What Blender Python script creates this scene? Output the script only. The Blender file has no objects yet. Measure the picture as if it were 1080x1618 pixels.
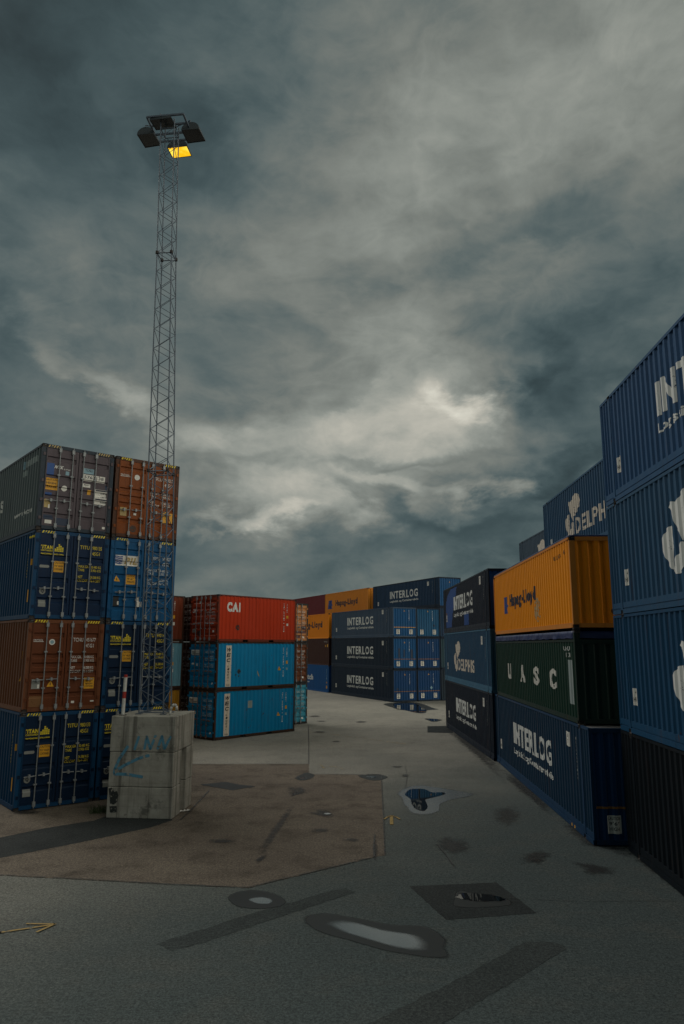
import bpy, bmesh, math, random
from mathutils import Vector, Matrix
from math import sin, cos, pi, radians
random.seed(7)
SC = bpy.context.scene
COL = SC.collection

# ------------------------------------------------------------------ camera
CH, CP, CR, CF = 4.97928, 0.185091, 0.003577, 1131.72     # height, pitch, roll, focal length in photo pixels
cam_d = bpy.data.cameras.new('camera'); cam = bpy.data.objects.new('camera', cam_d); COL.objects.link(cam)
cam_d.sensor_fit = 'VERTICAL'; cam_d.sensor_height = 36.0; cam_d.lens = CF / 1618 * 36
cam_d.clip_start = 0.1; cam_d.clip_end = 5000
cam.matrix_world = Matrix.Translation((0, 0, CH)) @ Matrix.Rotation(pi / 2 + CP, 4, 'X') @ Matrix.Rotation(CR, 4, 'Z')
SC.camera = cam


def ray(px, py):
    X, Y = px - 540, py - 809
    a = (X * cos(CR) + Y * sin(CR)) / CF; b = -(-X * sin(CR) + Y * cos(CR)) / CF
    return Vector((a, cos(CP) - b * sin(CP), sin(CP) + b * cos(CP)))


def at(px, py, z=0.0):
    d = ray(px, py); t = (z - CH) / d.z
    return Vector((d.x * t, d.y * t, z))


def azel(px, py):
    d = ray(px, py).normalized()
    return math.atan2(d.x, d.y), math.asin(d.z)


# ------------------------------------------------------------------ node helper
class NT:
    def __init__(s, tree):
        s.t = tree; s.n = tree.nodes; s.l = tree.links

    def add(s, kind, **kw):
        nd = s.n.new(kind)
        for k, v in kw.items(): setattr(nd, k, v)
        return nd

    def put(s, sock, v):
        if v is None: return
        if isinstance(v, bpy.types.NodeSocket): s.l.new(v, sock)
        else:
            if isinstance(v, tuple) and len(v) == 3 and sock.type == 'RGBA': v = v + (1,)
            sock.default_value = v

    def math(s, op, a, b=None, c=None, clamp=False):
        nd = s.add('ShaderNodeMath', operation=op, use_clamp=clamp)
        for i, v in enumerate((a, b, c)): s.put(nd.inputs[i], v)
        return nd.outputs[0]

    def vmath(s, op, a, b=None, scale=None):
        nd = s.add('ShaderNodeVectorMath', operation=op)
        s.put(nd.inputs[0], a); s.put(nd.inputs[1], b)
        if scale is not None: s.put(nd.inputs['Scale'], scale)
        return nd.outputs['Value' if op in ('LENGTH', 'DOT_PRODUCT') else 'Vector']

    def mix(s, f, a, b, mode='MIX'):
        nd = s.add('ShaderNodeMix', data_type='RGBA', blend_type=mode)
        s.put(nd.inputs[0], f); s.put(nd.inputs[6], a); s.put(nd.inputs[7], b)
        return nd.outputs[2]

    def noise(s, vec, scale, detail=4, rough=.55, dist=0, out='Fac'):
        nd = s.add('ShaderNodeTexNoise'); s.put(nd.inputs['Vector'], vec)
        nd.inputs['Scale'].default_value = scale; nd.inputs['Detail'].default_value = detail
        nd.inputs['Roughness'].default_value = rough; nd.inputs['Distortion'].default_value = dist
        return nd.outputs[out]

    def ramp(s, v, a, b, lo=0.0, hi=1.0):
        nd = s.add('ShaderNodeMapRange', interpolation_type='SMOOTHSTEP')
        s.put(nd.inputs[0], v)
        for i, q in enumerate((a, b, lo, hi)): s.put(nd.inputs[i + 1], q)
        return nd.outputs[0]

    def mapping(s, vec, loc=(0, 0, 0), rot=(0, 0, 0), sc=(1, 1, 1), vt='POINT'):
        nd = s.add('ShaderNodeMapping', vector_type=vt); s.put(nd.inputs[0], vec)
        nd.inputs[1].default_value = loc; nd.inputs[2].default_value = rot; nd.inputs[3].default_value = sc
        return nd.outputs[0]


# ------------------------------------------------------------------ sky: overcast clouds with breaks near the horizon
SUN_EL, SUN_AZ = radians(46), radians(-49)
W = bpy.data.worlds.new('World'); SC.world = W; W.use_nodes = True
T = NT(W.node_tree); T.n.clear()
dirn = T.add('ShaderNodeTexCoord').outputs['Generated']
sep = T.add('ShaderNodeSeparateXYZ'); T.put(sep.inputs[0], dirn)
az = T.math('ARCTAN2', sep.outputs[0], sep.outputs[1]); el = T.math('ARCSINE', sep.outputs[2])
pos = T.add('ShaderNodeCombineXYZ'); T.put(pos.inputs[0], az); T.put(pos.inputs[1], el)
nd_ = T.vmath('MULTIPLY', dirn, (1, 1, 1.7))
w1 = T.vmath('SUBTRACT', T.noise(nd_, 3.4, 4, .55, .2, 'Color'), (.5, .5, .5))
w2 = T.vmath('SUBTRACT', T.noise(nd_, 9, 6, .60, .2, 'Color'), (.5, .5, .5))
warp = T.vmath('ADD', T.vmath('SCALE', w1, scale=.24), T.vmath('SCALE', w2, scale=.17))
P = T.vmath('ADD', pos.outputs[0], T.vmath('MULTIPLY', warp, (1, .62, 0)))
# layers of cloud: (px, py, half width, half height, tilt, amount) turned into azimuth and elevation
BLOBS = [
    (-40, 0, 420, 520, 25, -.095), (230, 120, 330, 330, 20, -.020), (60, 640, 230, 110, 25, -.034), (520, 30, 300, 240, 0, -.012), (1030, 60, 380, 300, 0, .085),
    (930, 430, 330, 120, -10, -.045), (930, 560, 220, 90, -12, -.045), (640, 430, 330, 260, 35, .070), (700, 240, 280, 200, 30, .030), (400, 330, 190, 260, 10, -.004),
    (100, 430, 220, 80, 25, .045), (135, 575, 130, 30, 32, .09), (195, 640, 80, 26, 35, .07), (640, 640, 240, 120, 10, .060), (735, 640, 110, 50, 15, .10),
    (748, 638, 56, 28, 20, .20), (690, 690, 170, 36, 10, .08), (640, 590, 130, 90, 40, .05), (480, 690, 230, 55, -4, .09),
    (370, 700, 110, 30, 0, .06), (540, 780, 330, 75, -3, .07), (470, 770, 200, 44, -6, .07), (380, 840, 110, 16, -8, .14), (450, 826, 90, 13, -5, .09),
    (750, 792, 40, 24, 0, .15), (600, 805, 90, 34, 22, -.12), (850, 700, 190, 120, -10, -.085), (800, 830, 230, 70, 0, -.05),
    (560, 890, 620, 52, -3, -.050), (300, 800, 70, 80, 0, -.06), (640, 735, 170, 18, -12, -.05), (540, 745, 220, 18, -5, -.04), (700, 900, 400, 30, -6, .012),
    (500, 700, 300, 60, -4, .05), (500, 800, 270, 60, -4, .06), (735, 645, 70, 30, 10, .06), (330, 690, 90, 40, 5, .05), (1010, 480, 80, 40, 0, .03), (800, 400, 260, 40, -12, -.05), (860, 590, 90, 40, -20, -.04),
    (800, 330, 200, 46, -14, -.035), (430, 560, 170, 60, 8, -.032), (300, 250, 120, 70, 20, -.031), (560, 620, 60, 24, -20, -.04), (700, 760, 60, 22, 20, -.06), (420, 740, 80, 18, -5, -.035), (830, 770, 170, 40, -14, -.035), (640, 850, 360, 16, -4, -.032), (540, 800, 320, 90, -4, .03), (1000, 700, 200, 100, 0, .02), (500, 770, 280, 100, -3, .045)]
tot = None
for (px, py, sx, sy, tilt, amp) in BLOBS:
    a0, e0 = azel(px, py)
    v = T.mapping(P, (a0, e0, 0), (0, 0, radians(-tilt)), (sx / CF, sy / CF, 1), 'TEXTURE')
    ln = T.vmath('LENGTH', v)
    g = T.math('MULTIPLY', T.ramp(ln, *((1.35, .0) if amp > -.03 or sx > 350 else (1.15, .40))), amp)
    tot = g if tot is None else T.math('ADD', tot, g)
pz = T.math('ADD', sep.outputs[2], .16)
cz = T.add('ShaderNodeCombineXYZ')
for i in range(3): T.put(cz.inputs[i], pz)
flat = T.vmath('MULTIPLY', T.vmath('DIVIDE', dirn, cz.outputs[0]), (1, 1, .2))
n1 = T.noise(flat, 1.3, 6, .55, .4); n2 = T.noise(nd_, 4.2, 6, .56, .3); n3 = T.noise(nd_, 12, 5, .55, .2)
n4 = T.noise(T.vmath('ADD', nd_, T.vmath('SCALE', w1, scale=.25)), 7.5, 6, .6, .3)
lump = T.math('ABSOLUTE', T.math('SUBTRACT', n4, .5))                 # billowy undersides
tex = T.math('ADD', T.math('MULTIPLY', T.math('SUBTRACT', n1, .5), .55), T.math('ADD', T.math('MULTIPLY', T.math('SUBTRACT', n2, .5), 1.25), T.math('ADD', T.math('MULTIPLY', T.math('SUBTRACT', n3, .5), .5), T.math('MULTIPLY', T.math('SUBTRACT', .085, lump), 1.2))))
base = T.math('ADD', tot, .158)
br = T.math('MAXIMUM', T.math('MULTIPLY', base, T.math('ADD', tex, 1.0)), .035)
# lobes added in the unseen sky overhead and behind, to shape the light
def lobe(v, a, b): return T.ramp(T.vmath('DOT_PRODUCT', dirn, tuple(Vector(v).normalized())), a, b)


# (out of frame) added fill overhead and right behind the camera, added darkening left behind
behind = T.math('MAXIMUM', T.math('MULTIPLY', T.ramp(sep.outputs[2], .70, .95), 1.6), T.math('MULTIPLY', lobe((.82, -.48, .32), .45, .95), 7.5))
br = T.math('MULTIPLY', br, T.math('ADD', behind, 1.0))
br = T.math('MULTIPLY', br, T.math('SUBTRACT', 1.0, T.math('MULTIPLY', lobe((-.30, -.95, .10), .35, .88), .72)))
colr = T.mix(T.ramp(br, .05, .21), (.64, 1.01, 1.08), (.93, 1.01, .91))
colr = T.mix(T.ramp(br, .20, .50), colr, (1.03, 1.0, .86))
sky = T.add('ShaderNodeTexSky', sky_type='NISHITA', sun_disc=False); sky.sun_elevation = SUN_EL; sky.sun_rotation = SUN_AZ
cl = T.vmath('SCALE', colr, scale=T.math('MULTIPLY', br, 10.0))
mixed = T.vmath('ADD', cl, T.vmath('SCALE', sky.outputs[0], scale=.012))
bg = T.add('ShaderNodeBackground'); T.put(bg.inputs[0], mixed); bg.inputs[1].default_value = .1
T.l.new(bg.outputs[0], T.add('ShaderNodeOutputWorld').inputs[0])

sun_d = bpy.data.lights.new('sun', 'SUN'); sun = bpy.data.objects.new('sun', sun_d); COL.objects.link(sun)
sun_d.energy = 1.35; sun_d.angle = radians(40); sun_d.color = (1, .96, .9)
sd = Vector((sin(SUN_AZ) * cos(SUN_EL), cos(SUN_AZ) * cos(SUN_EL), sin(SUN_EL)))
sun.rotation_euler = sd.to_track_quat('Z', 'Y').to_euler(); sun.location = (0, 0, 60)
SC.view_settings.view_transform = 'Standard'; SC.view_settings.look = 'None'
SC.view_settings.exposure = 0.0; SC.view_settings.gamma = 1.0


# ------------------------------------------------------------------ materials
def mat(name):
    m = bpy.data.materials.new(name); m.use_nodes = True
    t = NT(m.node_tree); t.n.clear()
    out = t.add('ShaderNodeOutputMaterial'); b = t.add('ShaderNodeBsdfPrincipled')
    t.l.new(b.outputs[0], out.inputs[0])
    return m, t, b, out


_pm = {}


def paint(c, seed=0, rust=.35, fade=.3, dirt=.5, rough=.5):
    """weathered container paint: faded patches, vertical dirt runs, rust spots"""
    key = (c, seed, rust, fade, dirt)
    if key in _pm: return _pm[key]
    m, t, b, out = mat('container_paint')
    co = t.mapping(t.add('ShaderNodeTexCoord').outputs['Object'], (seed * 7.3, seed * 3.1, seed * 1.7))
    big = t.noise(co, .55, 4, .6)
    lum = sum(c) / 3
    faded = tuple(x * .85 + lum * .22 + .006 for x in c)
    k = t.mix(t.math('MULTIPLY', t.ramp(big, .38, .68), fade), c, faded)
    k = t.mix(t.math('MULTIPLY', t.noise(co, 2.3, 5, .6), .35), k, tuple(x * .6 for x in c))
    st = t.noise(t.mapping(co, sc=(7, 7, .28)), 1.0, 5, .65)
    dirtc = tuple(.38 * x + .003 for x in c)
    k = t.mix(t.math('MULTIPLY', t.ramp(st, .52, .74), dirt), k, dirtc)
    rn = t.noise(t.mapping(co, sc=(1, 1, .6)), 3.6, 9, .68)
    th = .72 - .16 * rust
    k = t.mix(t.math('MULTIPLY', t.ramp(rn, th, th + .035), .85), k, (.075, .027, .012))
    rs = t.noise(t.mapping(co, sc=(9, 9, .5)), 1.0, 4, .6)
    k = t.mix(t.math('MULTIPLY', t.ramp(rs, .58, .74), .8 * rust), k, (.10, .038, .016))
    t.put(b.inputs['Base Color'], k)
    t.put(b.inputs['Roughness'], t.math('ADD', t.math('MULTIPLY', t.noise(co, 4, 3), .25), rough - .1))
    b.inputs['Specular IOR Level'].default_value = .2
    bp = t.add('ShaderNodeBump'); bp.inputs['Strength'].default_value = .45; bp.inputs['Distance'].default_value = .03
    t.put(bp.inputs['Height'], t.noise(co, 1.6, 5, .6)); t.l.new(bp.outputs[0], b.inputs['Normal'])
    _pm[key] = m
    return m


def plain(name, c, rough=.6, metal=0.0, var=.35, scale=6.0, bump=.1):
    m, t, b, out = mat(name)
    co = t.add('ShaderNodeTexCoord').outputs['Object']
    n = t.noise(co, scale, 5, .62)
    t.put(b.inputs['Base Color'], t.mix(t.math('MULTIPLY', t.ramp(n, .35, .7), var), c, tuple(x * .35 for x in c)))
    b.inputs['Metallic'].default_value = metal
    t.put(b.inputs['Roughness'], t.math('ADD', t.math('MULTIPLY', n, .2), rough - .1))
    if bump:
        bp = t.add('ShaderNodeBump'); bp.inputs['Strength'].default_value = bump; bp.inputs['Distance'].default_value = .01
        t.put(bp.inputs['Height'], n); t.l.new(bp.outputs[0], b.inputs['Normal'])
    return m


def worn(name, c, wear=.4, scale=9.0):
    """lettering paint or foil, chipped away in places"""
    m, t, b, out = mat(name)
    co = t.add('ShaderNodeTexCoord').outputs['Object']
    n = t.noise(co, scale, 7, .65); n2 = t.noise(co, 1.3, 3)
    t.put(b.inputs['Base Color'], t.mix(t.math('MULTIPLY', t.noise(co, 3, 5), .6), c, tuple(x * .55 for x in c)))
    b.inputs['Roughness'].default_value = .55
    th = .30 + .10 * wear
    t.put(b.inputs['Alpha'], t.ramp(t.math('ADD', n, t.math('MULTIPLY', t.math('SUBTRACT', n2, .5), .3)), th - .03, th + .04))
    return m


M = dict(
    white=worn('white_lettering', (.78, .79, .75), .3), cream=worn('cream_lettering', (.76, .67, .55), .5), yellow=worn('yellow_lettering', (.82, .64, .02), .2),
    navy=worn('dark_lettering', (.006, .010, .030), .2), orange=worn('orange_sign', (.78, .38, .012), .1), black=worn('black_print', (.012, .012, .012), .1),
    blue=worn('blue_print', (.02, .07, .30), .2), gold=worn('gold_lettering', (.50, .36, .13), .2), sign=worn('white_sign', (.82, .80, .73), .15),
    grey=worn('grey_plate', (.26, .27, .25), 0), rust=worn('rusty_bar', (.30, .13, .02), .5), darkstain=worn('dark_scuff', (.03, .025, .02), 1.3, 14),
    skyblue=worn('pale_blue_foil', (.25, .42, .50), .2), bluepatch=worn('blue_repaint', (.005, .07, .28), .1, 3), darkpatch=worn('dark_repaint', (.012, .03, .07), .1, 3),
    greypatch=worn('grey_repaint', (.30, .36, .35), .1, 3),
    steel=plain('galvanised_steel', (.30, .34, .36), .5, .25), rod=plain('bar_steel', (.27, .29, .30), .5, .2, .5, 9), rustrod=plain('rusty_bar_steel', (.15, .105, .085), .7, 0, .5, 9),
    mast=plain('mast_steel', (.105, .135, .175), .55, 0, .3, 6, 0), casting=plain('casting_steel', (.035, .028, .024), .75, 0, .5, 20), dark=plain('dark_inside', (.012, .012, .013), .9),
    rubber=plain('gasket', (.012, .012, .012), .8), roof=plain('roof_steel', (.10, .10, .10), .7),
    lamp_shell=plain('lamp_shell', (.05, .062, .07), .6, 0, .2, 6, 0), lamp_glass=plain('lamp_glass', (.018, .022, .024), .18), postwhite=plain('white_enamel', (.62, .62, .58), .5, 0, .25, 14),
    postred=plain('red_enamel', (.40, .03, .02), .5, 0, .25, 14), pipe=plain('pale_pipe', (.50, .50, .46), .45, .1), weed=plain('weed_green', (.035, .06, .018), .8),
    litter=plain('pale_litter', (.55, .55, .52), .7))


# ------------------------------------------------------------------ mesh helpers
class MB:
    def __init__(s): s.v = []; s.f = []; s.mi = []

    def face(s, pts, mi=0):
        i = len(s.v); s.v += [tuple(p) for p in pts]; s.f.append(tuple(range(i, i + len(pts)))); s.mi.append(mi)

    def box(s, x0, x1, y0, y1, z0, z1, mi=0):
        i = len(s.v)
        s.v += [(x, y, z) for z in (z0, z1) for y in (y0, y1) for x in (x0, x1)]
        for q in ((0, 2, 3, 1), (4, 5, 7, 6), (0, 1, 5, 4), (2, 6, 7, 3), (0, 4, 6, 2), (1, 3, 7, 5)):
            s.f.append(tuple(i + k for k in q)); s.mi.append(mi)

    def tube(s, a, b, r, n=8, mi=0, r2=None, cap=True):
        a, b = Vector(a), Vector(b); d = (b - a).normalized()
        u = d.orthogonal().normalized(); w = d.cross(u); i = len(s.v); r2 = r if r2 is None else r2
        for p, rr in ((a, r), (b, r2)):
            for k in range(n):
                t = 2 * pi * k / n; s.v.append(tuple(p + (u * cos(t) + w * sin(t)) * rr))
        for k in range(n):
            s.f.append((i + k, i + (k + 1) % n, i + n + (k + 1) % n, i + n + k)); s.mi.append(mi)
        if cap:
            s.f.append(tuple(i + k for k in range(n))[::-1]); s.f.append(tuple(i + n + k for k in range(n))); s.mi += [mi, mi]

    def path(s, pts, r, n=8, mi=0):
        for a, b in zip(pts, pts[1:]): s.tube(a, b, r, n, mi)

    def mesh(s, name):
        me = bpy.data.meshes.new(name); me.from_pydata(s.v, [], s.f)
        me.polygons.foreach_set('material_index', s.mi); me.update()
        return me

    def build(s, name, mats, parent=None, bevel=0, smooth=False):
        me = s.mesh(name)
        if bevel:
            bm = bmesh.new(); bm.from_mesh(me)
            bmesh.ops.remove_doubles(bm, verts=bm.verts, dist=1e-5)
            bmesh.ops.bevel(bm, geom=bm.edges[:], offset=bevel, segments=2, affect='EDGES', profile=.5)
            bm.to_mesh(me); bm.free()
        if smooth:
            for p in me.polygons: p.use_smooth = True
        return link(name, me, mats, parent)


def link(name, me, mats, parent=None):
    for m in (mats if isinstance(mats, (list, tuple)) else [mats]): me.materials.append(m)
    o = bpy.data.objects.new(name, me); COL.objects.link(o)
    if parent is not None: o.parent = parent
    return o


def tag(o, label=None, cat=None, group=None, kind=None):
    for k, v in (('label', label), ('category', cat), ('group', group), ('kind', kind)):
        if v: o[k] = v
    return o


def thing(name, label, cat, loc=(0, 0, 0), rz=0.0, group=None):
    o = bpy.data.objects.new(name, None); COL.objects.link(o)
    o.location = loc; o.rotation_euler = (0, 0, rz); o.empty_display_size = .3
    return tag(o, label, cat, group)


# ------------------------------------------------------------------ flat lettering and signs laid onto ribbed steel
_tx = {}


def text_mesh(s, bold):
    """triangles of a word, 2D, normalised to its own bounds"""
    if (s, bold) in _tx: return _tx[(s, bold)]
    cu = bpy.data.curves.new('word', 'FONT'); cu.body = s; cu.resolution_u = 3; cu.offset = bold; cu.space_character = 1 + 4.5 * bold; cu.fill_mode = 'FRONT'
    o = bpy.data.objects.new('word', cu); COL.objects.link(o)
    bpy.context.view_layer.update()
    me = bpy.data.meshes.new_from_object(o.evaluated_get(bpy.context.evaluated_depsgraph_get()))
    vs = [(v.co.x, v.co.y) for v in me.vertices]; fs = [tuple(p.vertices) for p in me.polygons]
    bpy.data.objects.remove(o); bpy.data.curves.remove(cu); bpy.data.meshes.remove(me)
    x0 = min(v[0] for v in vs); x1 = max(v[0] for v in vs); y0 = min(v[1] for v in vs); y1 = max(v[1] for v in vs)
    vs = [((x - x0) / (x1 - x0), (y - y0) / (y1 - y0)) for x, y in vs]
    _tx[(s, bold)] = (vs, fs)
    return vs, fs


def rect(a, b, c, d): return [(a, c), (b, c), (b, d), (a, d)]


class Face:
    """one wall of a container: maps (s to the right, z up) seen from outside to local coordinates, d(s,z) = how deep the steel lies"""
    def __init__(s, org, right, nrm, cuts, depth, axis=0):
        s.o = Vector(org); s.r = Vector(right); s.n = Vector(nrm); s.cuts = cuts; s.depth = depth; s.axis = axis

    def p(s, a, z, out=.004):
        d = s.depth(a if s.axis == 0 else z)
        return s.o + s.r * a + Vector((0, 0, z)) + s.n * (out - d)

    def lay(s, name, polys, m, parent, tris=None, out=.004, off=(0, 0)):
        if len(polys) > 1 and name not in ('emblem', 'hazard_stripe', 'graffiti'):
            return [s.lay(name, [p], m, parent, None, out, off) for p in polys][0]
        bm = bmesh.new()
        if tris:
            for vs, fs in tris:
                bv = [bm.verts.new((x, y, 0)) for x, y in vs]
                for f in fs:
                    try: bm.faces.new([bv[i] for i in f])
                    except ValueError: pass
        for poly in polys:
            f = bm.faces.new([bm.verts.new((x + off[0], y + off[1], 0)) for x, y in poly])
        bmesh.ops.triangulate(bm, faces=bm.faces[:])
        lo = min(v.co[s.axis] for v in bm.verts); hi = max(v.co[s.axis] for v in bm.verts)
        for c in s.cuts:
            if lo < c < hi:
                co = [0, 0, 0]; no = [0, 0, 0]; co[s.axis] = c; no[s.axis] = 1
                bmesh.ops.bisect_plane(bm, geom=bm.verts[:] + bm.edges[:] + bm.faces[:], plane_co=co, plane_no=no, dist=1e-6)
        for v in bm.verts: v.co = s.p(v.co.x, v.co.y, out)
        bm.normal_update()
        for f in bm.faces:
            if f.normal.dot(s.n) < 0: f.normal_flip()
        me = bpy.data.meshes.new(name); bm.to_mesh(me); bm.free()
        return link(name, me, m, parent)

    def words(s, name, items, m, parent, out=.006, split=False):
        """items: (string, s0, s1, z0, z1, bold[, lean])"""
        if len(items) > 1 and (split or all(len(it[0]) > 1 for it in items)):
            return [s.words(name, [it], m, parent, out) for it in items][0]
        tris = []
        for it in items:
            st, a, b, c, d, bold = it[:6]; lean = it[6] if len(it) > 6 else 0
            vs, fs = text_mesh(st, bold)
            tris.append(([(a + x * (b - a) + lean * (y - .5) * (d - c), c + y * (d - c)) for x, y in vs], fs))
        return s.lay(name, [], m, parent, tris, out)


def corrug(a, b, pitch, depth, base):
    """ribbed sheet from a to b: list of (s, depth) break points"""
    n = max(1, round((b - a) / pitch)); p = (b - a) / n; pts = [(a, base)]
    for i in range(n):
        q = a + i * p
        pts += [(q + p * .15, base), (q + p * .33, base + depth), (q + p * .67, base + depth), (q + p * .85, base)]
    return pts + [(b, base)]


def depth_fn(pts):
    def f(s):
        if s <= pts[0][0] or s >= pts[-1][0]: return 0.0
        for (a, da), (b, db) in zip(pts, pts[1:]):
            if a <= s <= b: return da + (db - da) * ((s - a) / (b - a) if b > a else 0)
        return 0.0
    return f


# corner casting with its oval hole, shared by all containers
def casting_mesh():
    bm = bmesh.new(); bmesh.ops.create_cube(bm, size=1)
    for v in bm.verts: v.co = Vector((v.co.x * .17, v.co.y * .17, v.co.z * .118))
    for f in [f for f in bm.faces if abs(f.normal.z) < .5]:
        r = bmesh.ops.inset_region(bm, faces=[f], thickness=.034)
        n = f.normal.copy(); bmesh.ops.translate(bm, verts=f.verts[:], vec=-n * .03)
    me = bpy.data.meshes.new('corner_casting'); bm.to_mesh(me); bm.free(); me.materials.append(M['casting'])
    return me


CAST = casting_mesh()
L40, L20, L45, WD = 12.192, 6.058, 13.716, 2.438
HC, ST = 2.896, 2.591
_geo = {}


def container(name, label, group, org, yaw, L, Hh, side, end=None, frame=None, doors=None, style='std', rod='rod', bands=None, drop=0.0, castings=True, rib=.027):
    """org = world position of the bottom corner at the left end of the long 'front' wall; local x along the wall, y into the depth"""
    t = thing(name, label, 'shipping container', org, yaw, group)
    end = end or side; frame = frame or side
    WW = 2.5 if style == 'pw' else WD
    # frame
    f = MB(); pw = style == 'pw'
    e = .762 if pw else 0.0
    br = .30 if pw else .16; tr = .07
    ZT = Hh - drop
    for x in ((0, L - .11) if not pw else (e - .07, L - e - .07)):
        w_ = .11 if not pw else .14
        for y0, y1 in ((-.006, .15), (WW - .15, WW + .006)): f.box(x, x + w_, y0, y1, .11, Hh - .11)
    if pw:
        for x in (0, L - .06):
            for y0, y1 in ((0, .07), (WW - .07, WW)): f.box(x, x + .06, y0, y1, .14, Hh - .06)
    x0, x1 = (.11, L - .11) if not pw else (.0, L)
    segs = [(x0, x1)]
    if abs(L - L20) < .1: segs = [(x0, 1.85), (2.21, 3.85), (4.21, x1)]
    elif not pw: segs = [(x0, x1)]
    if pw: segs = [(.06, e - .08), (e + .08, L - e - .08), (L - e + .08, L - .06)]
    for a, b in segs:
        for y0, y1 in ((0, .05), (WW - .05, WW)):
            if pw:
                f.box(a, b, y0 + .004, y1 - .004, .16, br); f.box(a, b, y0 - .01 if y0 == 0 else y0, y1 if y0 == 0 else y1 + .01, .02, .13); f.box(a, b, y0 + .018, y1 - .018, .13, .16)
            else: f.box(a, b, y0, y1, .025, br)
    if abs(L - L20) < .1:
        for y0, y1 in ((0, .05), (WW - .05, WW)):
            for a, b in ((1.85, 2.21), (3.85, 4.21)): f.box(a, b, y0, y1, .125, br)
    tsegs = [(x0, x1)] if not pw else [(0.0, e - .08), (e + .08, L - e - .08), (L - e + .08, L)]
    for a, b in tsegs:
        for y0, y1 in ((.0, .06), (WW - .06, WW)): f.box(a, b, y0, y1, ZT - tr, ZT)
    for xx in (0, L - .06):
        f.box(xx, xx + .06, .15 if not pw else .07, WW - (.15 if not pw else .07), ZT - .12, ZT - .003)
        f.box(xx, xx + .06, .15 if not pw else .07, WW - (.15 if not pw else .07), .03, .15)
    f.build('frame', frame, t)
    u = MB(); u.box(.1, L - .1, .06, WW - .06, .10, .16)
    for i in range(int(L / .45)): u.box(.25 + i * .45, .31 + i * .45, .05, WW - .05, .03, .10)
    u.build('floor', M['dark'], t)
    r = MB(); r.box(.02, L - .02, .06, WW - .06, ZT - .05, ZT - .02); r.build('roof', M['roof'] if not drop else M['dark'], t)
    if castings:
        cx = (e + .085 - .09 + .0 if pw else .081, L - e - .0 if pw else L - .081)
        if pw: cx = (e, L - e)
        for x in cx:
            for y in (.079, WW - .079):
                for z in (.059, Hh - .059):
                    o = bpy.data.objects.new('corner_casting', CAST); COL.objects.link(o); o.parent = t; o.location = (x, y, z)
    # long walls
    faces = {}
    if pw:
        pts = corrug(.06, e - .075, .226, rib * .85, .008) + corrug(e + .075, L - e - .075, .285, rib, .008) + corrug(L - e + .075, L - .06, .226, rib * .85, .008)
    else: pts = corrug(.11, L - .11, .280, rib, .008)
    zb, zt = br - .005, ZT - tr + .005
    for nm in ('front', 'back'):
        q = MB()
        for (a, da), (b, db) in zip(pts, pts[1:]):
            if pw and da == db and b - a < .2 and (abs(b - e - .075) < .01 or abs(a - L + e + .075) < .01): pass
            if nm == 'front': q.face([(a, da, zb), (b, db, zb), (b, db, zt), (a, da, zt)])
            else: q.face([(L - a, WW - da, zb), (L - b, WW - db, zb), (L - b, WW - db, zt), (L - a, WW - da, zt)])
        q.build('side_panel', side, t)
    d = depth_fn(pts); cuts = [p[0] for p in pts]
    faces['front'] = Face((0, 0, 0), (1, 0, 0), (0, -1, 0), cuts, d)
    faces['back'] = Face((L, WW, 0), (-1, 0, 0), (0, 1, 0), cuts, d)
    # short ends
    for nm, isdoor in (('left', doors == 'left' or doors == 'both'), ('right', doors == 'right')):
        sg = -1 if nm == 'left' else 1
        def P(s, dd, z, nm=nm): return (dd, WW - s, z) if nm == 'left' else (L - dd, s, z)
        if not isdoor:
            a0, b0 = (.15, WW - .15) if not pw else (.07, WW - .07)
            ep = corrug(a0, b0, .30 if not pw else .25, .045 if not pw else .034, .010)
            q = MB()
            for (a, da), (b, db) in zip(ep, ep[1:]): q.face([P(a, da, .14), P(b, db, .14), P(b, db, ZT - .11), P(a, da, ZT - .11)])
            q.build('end_panel', end, t)
            faces[nm] = Face((0, WW, 0) if nm == 'left' else (L, 0, 0), (0, -1, 0) if nm == 'left' else (0, 1, 0), (sg, 0, 0), [p[0] for p in ep], depth_fn(ep))
        else:
            bz = bands or [2.05, 1.35, .65]
            zp = [(.16, .012)]
            for zc in sorted(bz): zp += [(zc - .095, .012), (zc - .055, .052), (zc + .045, .052), (zc + .075, .012)]
            zp += [(Hh - .13, .012)]
            for k, (a, b) in enumerate(((.105, WW / 2 - .012), (WW / 2 + .012, WW - .105))):
                dm = MB()
                # flat border of the leaf, then the pressed panel
                for s0, s1 in ((a, a + .075), (b - .075, b)):
                    dm.face([P(s0, 0, .13), P(s1, 0, .13), P(s1, 0, Hh - .125), P(s0, 0, Hh - .125)])
                    for ss in (s0, s1): dm.face([P(ss, 0, .13), P(ss, .05, .13), P(ss, .05, Hh - .125), P(ss, 0, Hh - .125)])
                for (z0, d0), (z1, d1) in zip(zp, zp[1:]): dm.face([P(a + .075, d0, z0), P(b - .075, d0, z0), P(b - .075, d1, z1), P(a + .075, d1, z1)])
                for z0, z1 in ((.13, .16), (Hh - .13, Hh - .125)): dm.face([P(a + .075, .002, z0), P(b - .075, .002, z0), P(b - .075, .002, z1), P(a + .075, .002, z1)])
                for zz in (.35, .95, 1.6, Hh - .4):     # hinges
                    s0 = a - .075 if k == 0 else b - .005
                    c0 = P(s0, -.022, zz); c1 = P(s0 + .08, .01, zz + .10)
                    dm.box(min(c0[0], c1[0]), max(c0[0], c1[0]), min(c0[1], c1[1]), max(c0[1], c1[1]), c0[2], c1[2])
                dr = dm.build('door', end, t)
                rods = (.57, 1.0) if k == 0 else (1.37, 1.80)
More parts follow.
